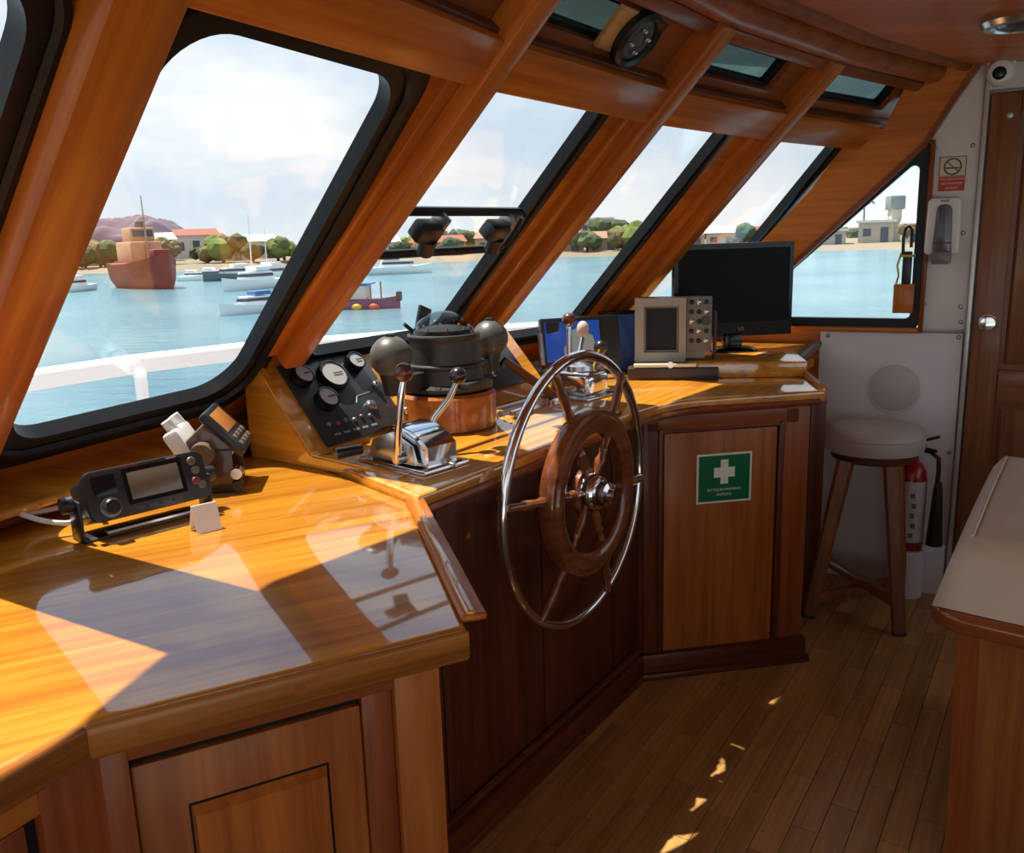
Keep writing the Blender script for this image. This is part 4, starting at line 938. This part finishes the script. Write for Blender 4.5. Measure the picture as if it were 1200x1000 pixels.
for a_, b_ in ((0, 2), (1, 3)):
    z = .12 if a_ == 0 else .075
    pa = feet[a_].lerp(tops[a_], z / .63); pb = feet[b_].lerp(tops[b_], z / .63)
    az = math.degrees(math.atan2((pb - pa).x, (pb - pa).y)); part('stretcher', B().box((0, 0, 0), ((pb - pa).length, .030, .040), .004), STOOLW, stl, frame((pa + pb) / 2, az))

# ================================================================== BENCH
BF = frame((.922, 1.800, 0), 130)
bn = thing('helm_bench', 'wooden helm bench with thick beige vinyl cushion at right', 'bench', BF)
skew = math.tan(math.radians(6))
def bq(x0, x1, y0, y1): return [(x0 + y0 * -.10, y0), (x1, y0), (x1, y1), (x0 - y1 * .10, y1)]
part('seat_plate', B().prism(rrect(bq(0, .75, 0, .98), .075, 8), .615, .662, .018, seg=4), wood('bench_lip', (0.24, 0.058, 0.014, 1), (0.36, 0.098, 0.024, 1), 0, .28, 1.0, .05, 50), bn, BF)
t = bmesh.new()
lo = [(.075, .05), (.75, .05), (.75, .93), (-.015, .93)]; up_ = [(.055, .065), (.75, .065), (.75, .93), (-.045, .93)]
t2 = B().hull([V((x, y, 0)) for x, y in lo], [V((x, y, .615)) for x, y in up_])
part('base', t2, wood('bench_base', (0.22, 0.064, 0.014, 1), (0.36, 0.125, 0.026, 1), 2, .35, .6, .08, 55), bn, BF)
part('base_corner', B().hull([V((.070, .044, 0)), V((.115, .044, 0)), V((.115, .08, 0)), V((.07, .08, 0))], [V((.050, .058, .615)), V((.095, .058, .615)), V((.095, .10, .615)), V((.05, .10, .615))]), RED(2), bn, BF)
t = bmesh.new(); nx, ny = 26, 34; G = []
x0, x1, y0, y1, zb, ht2 = .004, .76, .022, .975, .664, .155
def cush(u, v_, top):
    x = x0 + (x1 - x0) * u - .10 * (y0 + (y1 - y0) * v_); y = y0 + (y1 - y0) * v_
    if not top: return V((x, y, zb))
    e = min(u * (x1 - x0), v_ * (y1 - y0), (1 - v_) * (y1 - y0)); k = min(1, max(0, e / .075)); h = ht2 * (1 - (1 - k) ** 2.6)
    h += .010 * math.sin(v_ * PI) - .020 * math.exp(-((u - .30) / .12) ** 2 - ((v_ - .20) / .05) ** 2) + .003 * math.sin(v_ * 40 + u * 6) * max(0, v_ - .6)
    return V((x, y, zb + max(.0, h)))
g1 = [[t.verts.new(cush(i / nx, j / ny, True)) for j in range(ny + 1)] for i in range(nx + 1)]
for i in range(nx):
    for j in range(ny): t.faces.new((g1[i][j], g1[i + 1][j], g1[i + 1][j + 1], g1[i][j + 1]))
rim = [g1[i][0] for i in range(nx + 1)] + [g1[nx][j] for j in range(1, ny + 1)] + [g1[i][ny] for i in range(nx - 1, -1, -1)] + [g1[0][j] for j in range(ny - 1, 0, -1)]
t.faces.new(rim[::-1])
cu = part('cushion', B().merge(t), FABRIC, bn, BF, smooth=70)
part('piping', B().tube([cush(.085, .07 + .88 * k / 20, True) + V((0, 0, .002)) for k in range(21)], .0035, 6), FABRIC, cu, BF)

# ================================================================== CEILING LIGHT
CL = T(1.50, 2.66, 2.085)
clt = thing('ceiling_light', 'round chrome rimmed ceiling light on varnished ceiling', 'lamp', CL)
part('rim', B().lathe([(.105, 0), (.108, -.014), (.098, -.028), (.080, -.030), (.076, -.020), (.0, -.018)], I4, 36), STEEL, clt, CL)
part('lens', B().lathe([(.074, -.018), (.06, -.030), (.03, -.036), (0, -.037)], I4, 30), pbr('dark_lens', srgb(70, 72, 80), .15), clt, CL)

# ================================================================== OUTSIDE: sea, rail, boats, shore
SEA = -2.5
m = bpy.data.materials.new('sea_water'); m.use_nodes = True; nt = m.node_tree; b = nt.nodes['Principled BSDF']
b.inputs['Base Color'].default_value = srgb(96, 160, 176); b.inputs['Roughness'].default_value = .16; b.inputs['IOR'].default_value = 1.33
tc = N(nt, 'ShaderNodeTexCoord'); mp = N(nt, 'ShaderNodeMapping'); mp.inputs['Scale'].default_value = (.55, 1.1, 1); mp.inputs['Rotation'].default_value = (0, 0, .5)
nt.links.new(tc.outputs['Object'], mp.inputs[0]); no = N(nt, 'ShaderNodeTexNoise', Scale=1.1, Detail=7.0, Roughness=.62); nt.links.new(mp.outputs[0], no.inputs['Vector'])
bp = N(nt, 'ShaderNodeBump', Strength=.9, Distance=.30); nt.links.new(no.outputs['Fac'], bp.inputs['Height']); nt.links.new(bp.outputs[0], b.inputs['Normal'])
n2 = N(nt, 'ShaderNodeTexNoise', Scale=.06, Detail=5.0); nt.links.new(tc.outputs['Object'], n2.inputs['Vector'])
rp = N(nt, 'ShaderNodeValToRGB'); nt.links.new(n2.outputs['Fac'], rp.inputs[0]); rp.color_ramp.elements[0].position = .3; rp.color_ramp.elements[1].position = .7
rp.color_ramp.elements[0].color = srgb(80, 124, 142); rp.color_ramp.elements[1].color = srgb(112, 148, 156); nt.links.new(rp.outputs[0], b.inputs['Base Color'])
sea = struct('floor_sea', B().prism([(-700, -300), (-700, 900), (900, 900), (900, -300)], SEA - 1, SEA), m, I4, 'choppy blue green harbour water')
# the boat's own bow: deck and white bulwark rail
railp = [(-2.9, 1.6), (-2.45, 2.8), (-2.15, 3.75), (-1.84, 4.25), (-1.44, 4.65), (-1.13, 4.81), (-.58, 5.07), (.23, 5.33), (1.0, 5.45)]
WPAINT = pbr('white_gloss', srgb(244, 244, 244), .3)
rl = thing('bow_rail', 'white painted bow rail outside the windshield', 'rail', T(-1.5, 4.5, -.2))
t = bmesh.new(); R = []
for i, p in enumerate(railp):
    a_ = V((*railp[max(0, i - 1)], 0)); c_ = V((*railp[min(len(railp) - 1, i + 1)], 0)); d = (c_ - a_).normalized(); n_ = V((d.y, -d.x, 0))
    R.append([t.verts.new(V((*p, z)) + n_ * s) for s, z in ((-.055, .915), (.055, .915), (.06, .985), (.03, 1.0), (-.03, 1.0), (-.06, .985))])
for i in range(len(R) - 1):
    for k in range(6): t.faces.new((R[i][k], R[i][(k + 1) % 6], R[i + 1][(k + 1) % 6], R[i + 1][k]))
t.faces.new(R[0]); t.faces.new(R[-1]); bmesh.ops.recalc_face_normals(t, faces=t.faces[:])
part('cap_rail', B().merge(t), WPAINT, rl)
for x, y in ((-1.83, 4.23), (-2.46, 2.78), (-.85, 4.94), (.60, 5.38)): part('stanchion', B().cyl((x, y, -.2), (x, y, .93), .030, n=12), WPAINT, rl)
struct('floor_deck', B().prism([(-3.2, 1.2)] + [(x - .05, y + .05) for x, y in railp[1:]] + [(2.4, 5.0), (1.5, 3.9), (.3, 3.9), (-1.1, 2.4), (-1.7, .2)], -.4, -.2), WPAINT, I4, 'white painted foredeck')

def onsea(px, d):   # a point on the water d metres out, along the bearing seen at px
    a = math.atan((px - 600) / 1010 * .98); return V((math.sin(a) * d, math.cos(a) * d, SEA))
def hull_boat(bld, L, Wd, H, bow=.35):
    """boat hull: x forward"""
    t = bmesh.new(); secs = [(-L / 2, .85, .95), (-L / 4, 1, .9), (0, 1, .92), (L / 4, .82, 1.02), (L * .42, .38, 1.2), (L / 2, .03, 1.32)]
    R = []
    for x, wf, hf in secs:
        w_ = Wd / 2 * wf; R.append([t.verts.new(p) for p in ((x, -w_ * .55, -.3), (x, -w_ * .9, H * .35), (x, -w_, H * hf), (x, w_, H * hf), (x, w_ * .9, H * .35), (x, w_ * .55, -.3))])
    for i in range(len(R) - 1):
        for k in range(6): t.faces.new((R[i][k], R[i][(k + 1) % 6], R[i + 1][(k + 1) % 6], R[i + 1][k]))
    t.faces.new(R[0]); t.faces.new(R[-1]); bmesh.ops.recalc_face_normals(t, faces=t.faces[:]); return bld.merge(t)
RUST = pbr('rusty_hull', srgb(134, 52, 38), .7, noise=.3, nscale=.6); PEACH = pbr('peach_paint', srgb(196, 142, 106), .6, noise=.15, nscale=1); BOATW = pbr('boat_white', srgb(238, 238, 236), .4); DKGLASS = pbr('boat_window', srgb(60, 70, 86), .2)
# rusty trawler
p = onsea(177, 104); M = frame((p.x, p.y, SEA), 138)
tg = thing('trawler', 'rusty red trawler anchored in harbour at left', 'ship', M)
part('hull', hull_boat(B(), 13, 5.0, 2.9), RUST, tg, M)
part('deckhouse', B().box((-1.6, 0, 3.9), (4.6, 3.4, 2.2), .15), PEACH, tg, M)
part('wheelhouse', B().box((-1.4, 0, 5.7), (2.8, 2.6, 1.6), .15), PEACH, tg, M)
part('wheelhouse_window', B().box((.02, 0, 5.9), (.1, 2.1, .7)), DKGLASS, tg, M)
part('funnel', B().cyl((-2.9, .8, 4.5), (-2.9, .8, 7.2), .6, .5), pbr('funnel', srgb(90, 92, 88), .5), tg, M)
part('mast', B().cyl((.9, 0, 3), (.7, 0, 9.8), .14, .06, 8).cyl((-.6, 0, 7.6), (2.0, 0, 7.6), .05, n=6), PEACH, tg, M)
part('bulwark', B().box((4.4, 0, 3.7), (1.6, 1.9, .9), .2), RUST, tg, M)
# white boats
def motorboat(px, d, az, L, lab, group=None, blue=False, mast=0, hullm=None, name='motorboat'):
    p = onsea(px, d); M = frame((p.x, p.y, SEA), az); r = thing(name, lab, 'boat', M, group)
    part('hull', hull_boat(B(), L, L * .30, L * .115), hullm or BOATW, r, M)
    part('cabin', B().prism([(-L * .28, -L * .11), (L * .16, -L * .10), (L * .24, 0), (L * .16, L * .10), (-L * .28, L * .11)], L * .10, L * .20, topinset=.15), BOATW, r, M)
    part('cabin_window', B().prism([(-L * .24, -L * .112), (L * .17, -L * .10), (L * .235, 0), (L * .17, L * .10), (-L * .24, L * .112)], L * .145, L * .18, topinset=.04), DKGLASS, r, M)
    part('flybridge', B().box((-L * .10, 0, L * .235), (L * .24, L * .17, L * .05), L * .01), BOATW if not blue else pbr('blue_canvas', srgb(70, 110, 160), .6), r, M)
    if mast: part('mast', B().cyl((0, 0, L * .2), (-L * .02, 0, L * mast), .07, .04, 6), BOATW, r, M)
    return r
motorboat(298, 57, 215, 5.2, 'white motorboat nearest the first window post', blue=True)
motorboat(300, 90, 205, 8.5, 'white yacht with thin mast behind the nearest motorboat', mast=.85)
motorboat(318, 104, 195, 9.0, 'white yacht partly behind the first window post', mast=.7)
motorboat(278, 118, 230, 8.0, 'low dark hulled yacht left of the white yachts', hullm=pbr('grey_hull', srgb(96, 104, 112), .4))
motorboat(254, 124, 110, 6.0, 'small open grey boat right of the rusty trawler', hullm=pbr('grey_hull2', srgb(128, 134, 138), .4))
motorboat(233, 122, 110, 5.4, 'small white boat just right of the rusty trawler')
motorboat(86, 103, 190, 6.5, 'small white boat beside the leftmost window post')
# painted fishing boat and blue yacht
p = onsea(428, 56); M = frame((p.x, p.y, SEA), 96)
fb = thing('fishing_boat', 'small purple and yellow fishing boat with blue canopy post', 'boat', M)
part('hull', hull_boat(B(), 4.8, 1.5, .62), pbr('purple_hull', srgb(118, 72, 110), .5, noise=.2, nscale=2), fb, M)
for x, c, nm in ((-1.5, srgb(220, 190, 90), 'fender'), (-.2, srgb(226, 170, 60), 'fender'), (.9, srgb(210, 90, 60), 'fender')):
    part(nm, B().sphere((x, -.78, .18), .26, 12, (1.3, .6, .8)), pbr('fender_%d' % int(x * 10 + 50), c, .5), fb, M)
part('cabin', B().box((-.4, 0, 1.05), (1.5, 1.1, .9), .08), pbr('cream_cabin', srgb(226, 206, 190), .5), fb, M)
part('canopy', B().box((-.3, 0, 1.58), (2.0, 1.4, .10), .03), pbr('blue_canopy', srgb(80, 130, 190), .5), fb, M)
part('figure_post', B().cyl((1.2, 0, .6), (1.2, 0, 1.7), .06, n=8).cyl((.4, .5, .6), (.4, .5, 1.55), .05, n=8), pbr('orange_post', srgb(200, 130, 90), .5), fb, M)
part('outboard', B().box((2.35, 0, .75), (.35, .4, .6), .08), pbr('outboard_dark', srgb(50, 58, 72), .4), fb, M)
motorboat(472, 118, 80, 9.0, 'white and blue cabin cruiser beyond the fishing boat', blue=True)

# shore
SAND = pbr('sand', srgb(132, 118, 98), .9, noise=.1, nscale=.05); 
def shore_pt(px, extra=0): d = 186 + extra; return onsea(px, d)
t = bmesh.new(); fr_, bk = [], []
for px in range(-60, 1320, 40):
    a = onsea(px, 186 + 6 * math.sin(px * .021)); c = onsea(px, 420); fr_.append((a.x, a.y)); bk.append((c.x, c.y))
lo = [t.verts.new((x, y, SEA - .2)) for x, y in fr_]; mid_ = [t.verts.new((x * 1.03, y * 1.03, SEA + .9)) for x, y in fr_]; hi = [t.verts.new((x, y, SEA + 5)) for x, y in bk]
for i in range(len(lo) - 1):
    t.faces.new((lo[i], lo[i + 1], mid_[i + 1], mid_[i])); t.faces.new((mid_[i], mid_[i + 1], hi[i + 1], hi[i]))
struct('floor_shore', B().merge(t), SAND, I4, 'sandy harbour shore')
HILLM = pbr('hill_rock', srgb(122, 106, 116), .95, noise=.12, nscale=.05)
p = onsea(142, 420); t = bmesh.new(); bmesh.ops.create_icosphere(t, subdivisions=5, radius=1)
for v in t.verts:
    n = .10 * math.sin(v.co.x * 9 + v.co.y * 5) + .05 * math.sin(v.co.y * 23 - v.co.x * 19) + .10 * math.cos(v.co.x * 6.5 + 2.6)
    v.co = V((v.co.x * 34, v.co.y * 18, max(-.1, v.co.z ** .6 if v.co.z > 0 else v.co.z) * (1 + n) * 18))
part('hill', B().merge(t), HILLM, None, frame((p.x, p.y, SEA), 70), 'mauve rocky hill on the skyline at far left', 'hill')
SCRUB = [pbr('scrub_%d' % i, c, .95, noise=.3, nscale=.7) for i, c in enumerate((srgb(90, 98, 58), srgb(116, 100, 68), srgb(66, 80, 50), srgb(104, 116, 56)))]
TRUNK = pbr('trunk', srgb(98, 76, 58), .9)
blobs = {}
def tree_mesh(seed):
    r = random.Random(seed); t = bmesh.new()
    for k in range(5):
        q = bmesh.new(); bmesh.ops.create_icosphere(q, subdivisions=2, radius=r.uniform(.45, .7))
        for v in q.verts: v.co *= 1 + r.uniform(-.16, .16)
        o_ = V((r.uniform(-.6, .6), r.uniform(-.5, .5), r.uniform(.7, 1.3)))
        mp_ = {v: t.verts.new(v.co + o_) for v in q.verts}
        for f in q.faces: t.faces.new([mp_[v] for v in f.verts])
        q.free()
    return t
protos = []
for i in range(4):
    me = bpy.data.meshes.new('crown'); tb = tree_mesh(i + 3); tb.to_mesh(me); tb.free(); me.materials.append(SCRUB[i]); protos.append(me)
tb = B().cyl((0, 0, 0), (0, 0, 1.0), .10, .07, 6); trm = bpy.data.meshes.new('trunk'); tb.bm.to_mesh(trm); tb.bm.free(); trm.materials.append(TRUNK)
TREES = []
def tree(px, d, h, kind, z=1.0):
    p = onsea(px, d); M = T(p.x, p.y, SEA + z); r = thing('shore_tree', 'tree', 'tree', M, ['olive shore trees', 'dry shore trees', 'dark shore trees', 'lime shore trees'][kind])
    TREES.append((px, kind, r))
    for nm, me in (('crown', protos[kind]), ('trunk', trm)):
        o = bpy.data.objects.new(nm, me); COL.objects.link(o); place(o, M @ Matrix.Diagonal((h * .62, h * .62, h * .56, 1)) @ Matrix.Rotation(px * .7, 4, 'Z'), r)
rt = random.Random(5)
for px in list(range(98, 345, 6)) + list(range(445, 625, 15)) + list(range(640, 760, 9)) + list(range(800, 935, 10)) + list(range(975, 1075, 12)):
    tree(px + rt.uniform(-3, 3), rt.choice([196, 199, 240, 252, 264, 276, 290]), rt.uniform(3.2, 6.2) if px < 600 else rt.uniform(2.8, 5.2), rt.choice([0, 1, 2, 0, 2, 1, 3, 1]), rt.uniform(.6, 2.2))
tree(268, 197, 6.0, 3, .8); tree(740, 196, 6.5, 3, .6); tree(722, 236, 8.0, 2, 2); tree(332, 198, 6, 0, .7)
ORD = 'first second third fourth fifth sixth seventh eighth ninth tenth eleventh twelfth thirteenth fourteenth fifteenth sixteenth seventeenth eighteenth nineteenth twentieth twenty-first twenty-second twenty-third twenty-fourth'.split()
for wname, x0_, x1_ in (('largest window', 0, 400), ('window with the vent frame', 400, 630), ('window above the chart plotter', 630, 780), ('window above the monitor', 780, 950), ('triangular side window', 950, 1200)):
    for kd, kname in enumerate(('olive green', 'dry brownish', 'dark green', 'lime green')):
        for i_, (px, _, r) in enumerate(sorted([q for q in TREES if x0_ <= q[0] < x1_ and q[1] == kd], key=lambda q: q[0])):
            r['label'] = '%s %s shore tree from the left in the %s' % (ORD[i_], kname, wname)
WALLS = [pbr('house_wall_%d' % i, c, .8, noise=.05, nscale=.4) for i, c in enumerate((srgb(190, 186, 180), srgb(176, 152, 128), srgb(172, 132, 108), srgb(180, 174, 156)))]
ROOFS = [pbr('house_roof_%d' % i, c, .8) for i, c in enumerate((srgb(214, 214, 212), srgb(150, 88, 68), srgb(158, 120, 98), srgb(120, 112, 108)))]
def house(px, d, wd, h, wi, ro, lab, z=.8, dep=7, pitched=True):
    p = onsea(px, d); az = math.degrees(math.atan2(p.x, p.y)) + 90; M = frame((p.x, p.y, SEA + z), az); r = thing('shore_house', lab, 'house', M)
    part('walls', B().box((0, 0, h / 2), (wd, dep, h)), WALLS[wi], r, M, smooth=0)
    if pitched: part('roof', B().hull([V((-wd / 2 - .5, -dep / 2 - .6, h)), V((wd / 2 + .5, -dep / 2 - .6, h)), V((wd / 2 + .5, dep / 2 + .6, h)), V((-wd / 2 - .5, dep / 2 + .6, h))], [V((-wd / 2 + .4, -.2, h + 1.6)), V((wd / 2 - .4, -.2, h + 1.6)), V((wd / 2 - .4, .2, h + 1.6)), V((-wd / 2 + .4, .2, h + 1.6))]), ROOFS[ro], r, M, smooth=0)
    else: part('roof', B().box((0, -.3, h + .25), (wd + 1, dep + 1.2, .5)), ROOFS[ro], r, M, smooth=0)
    n = max(2, int(wd / 3))
    for k in range(n):
        part('window' if k != n // 2 else 'door', B().box((-wd / 2 + wd * (k + .5) / n, -dep / 2 - .03, h * (.55 if k != n // 2 else .4)), (wd / n * .45, .12, h * (.35 if k != n // 2 else .75))), DKGLASS, r, M, smooth=0)
house(126, 214, 10, 3.4, 2, 2, 'low salmon house behind the trawler bow'); house(238, 238, 11, 6.0, 0, 1, 'wide two storey house with terracotta roof right of trawler', 1.5)
house(276, 212, 7, 3.2, 3, 3, 'grey roofed boathouse behind the yachts'); house(312, 224, 8, 4.5, 0, 0, 'white house behind the yacht masts', 1)
house(198, 224, 6, 4.5, 1, 0, 'tan house just right of trawler mast', 2); house(440, 215, 14, 3.6, 0, 0, 'long white shed seen through the hinged vent frame')
house(520, 214, 13, 3.2, 2, 1, 'salmon house seen right of the wiper motors'); house(590, 216, 11, 3.8, 1, 2, 'tan house behind the second window post')
house(670, 207, 8, 3.2, 2, 0, 'salmon house with white roof in third window'); house(713, 207, 7, 3.0, 1, 2, 'tan house with pinkish roof in third window')
house(692, 262, 16, 6.6, 0, 0, 'long white building highest on third window shore', 2.5, 7, False); house(816, 208, 6, 3.0, 3, 3, 'cream house left of the black monitor')
house(852, 208, 7, 3.4, 0, 0, 'white house above the black monitor'); house(905, 208, 9, 3.0, 1, 1, 'tan house with red roof above monitor edge')
house(980, 206, 6, 3.0, 3, 0, 'low cream pavilion at left of side window', .8, 7, False); house(1032, 210, 7, 4.6, 3, 0, 'long white roofed pavilion in the side window', .8, 8, False)
house(1073, 205, 3.4, 4.2, 0, 0, 'small white house beside the handset', .8)
# tower and palm
p = onsea(1053, 215); M = T(p.x, p.y, SEA + .8)
tw = thing('water_tower', 'grey tower rising behind the white pavilion', 'tower', M)
part('shaft', B().box((0, 0, 4), (2.2, 2.2, 8)), WALLS[3], tw, M); part('tank', B().box((0, 0, 8.8), (3.4, 3.0, 3.0), .3), pbr('tank_grey', srgb(120, 128, 126), .6), tw, M)
p = onsea(1016, 214); M = T(p.x, p.y, SEA + .8)
pm = thing('palm_tree', 'lone palm above the cream pavilion in side window', 'tree', M)
part('trunk', B().tube([(0, 0, 0), (.3, 0, 4.5), (.2, 0, 9.0)], [.25, .2, .15], 8), TRUNK, pm, M)
for k in range(9):
    a = k * 2 * PI / 9; part('frond', B().tube([(.2, 0, 9), (.2 + 1.3 * math.cos(a), 1.3 * math.sin(a), 9.5), (.2 + 2.3 * math.cos(a), 2.3 * math.sin(a), 8.7)], [.12, .3, .05], 5), SCRUB[2], pm, M)
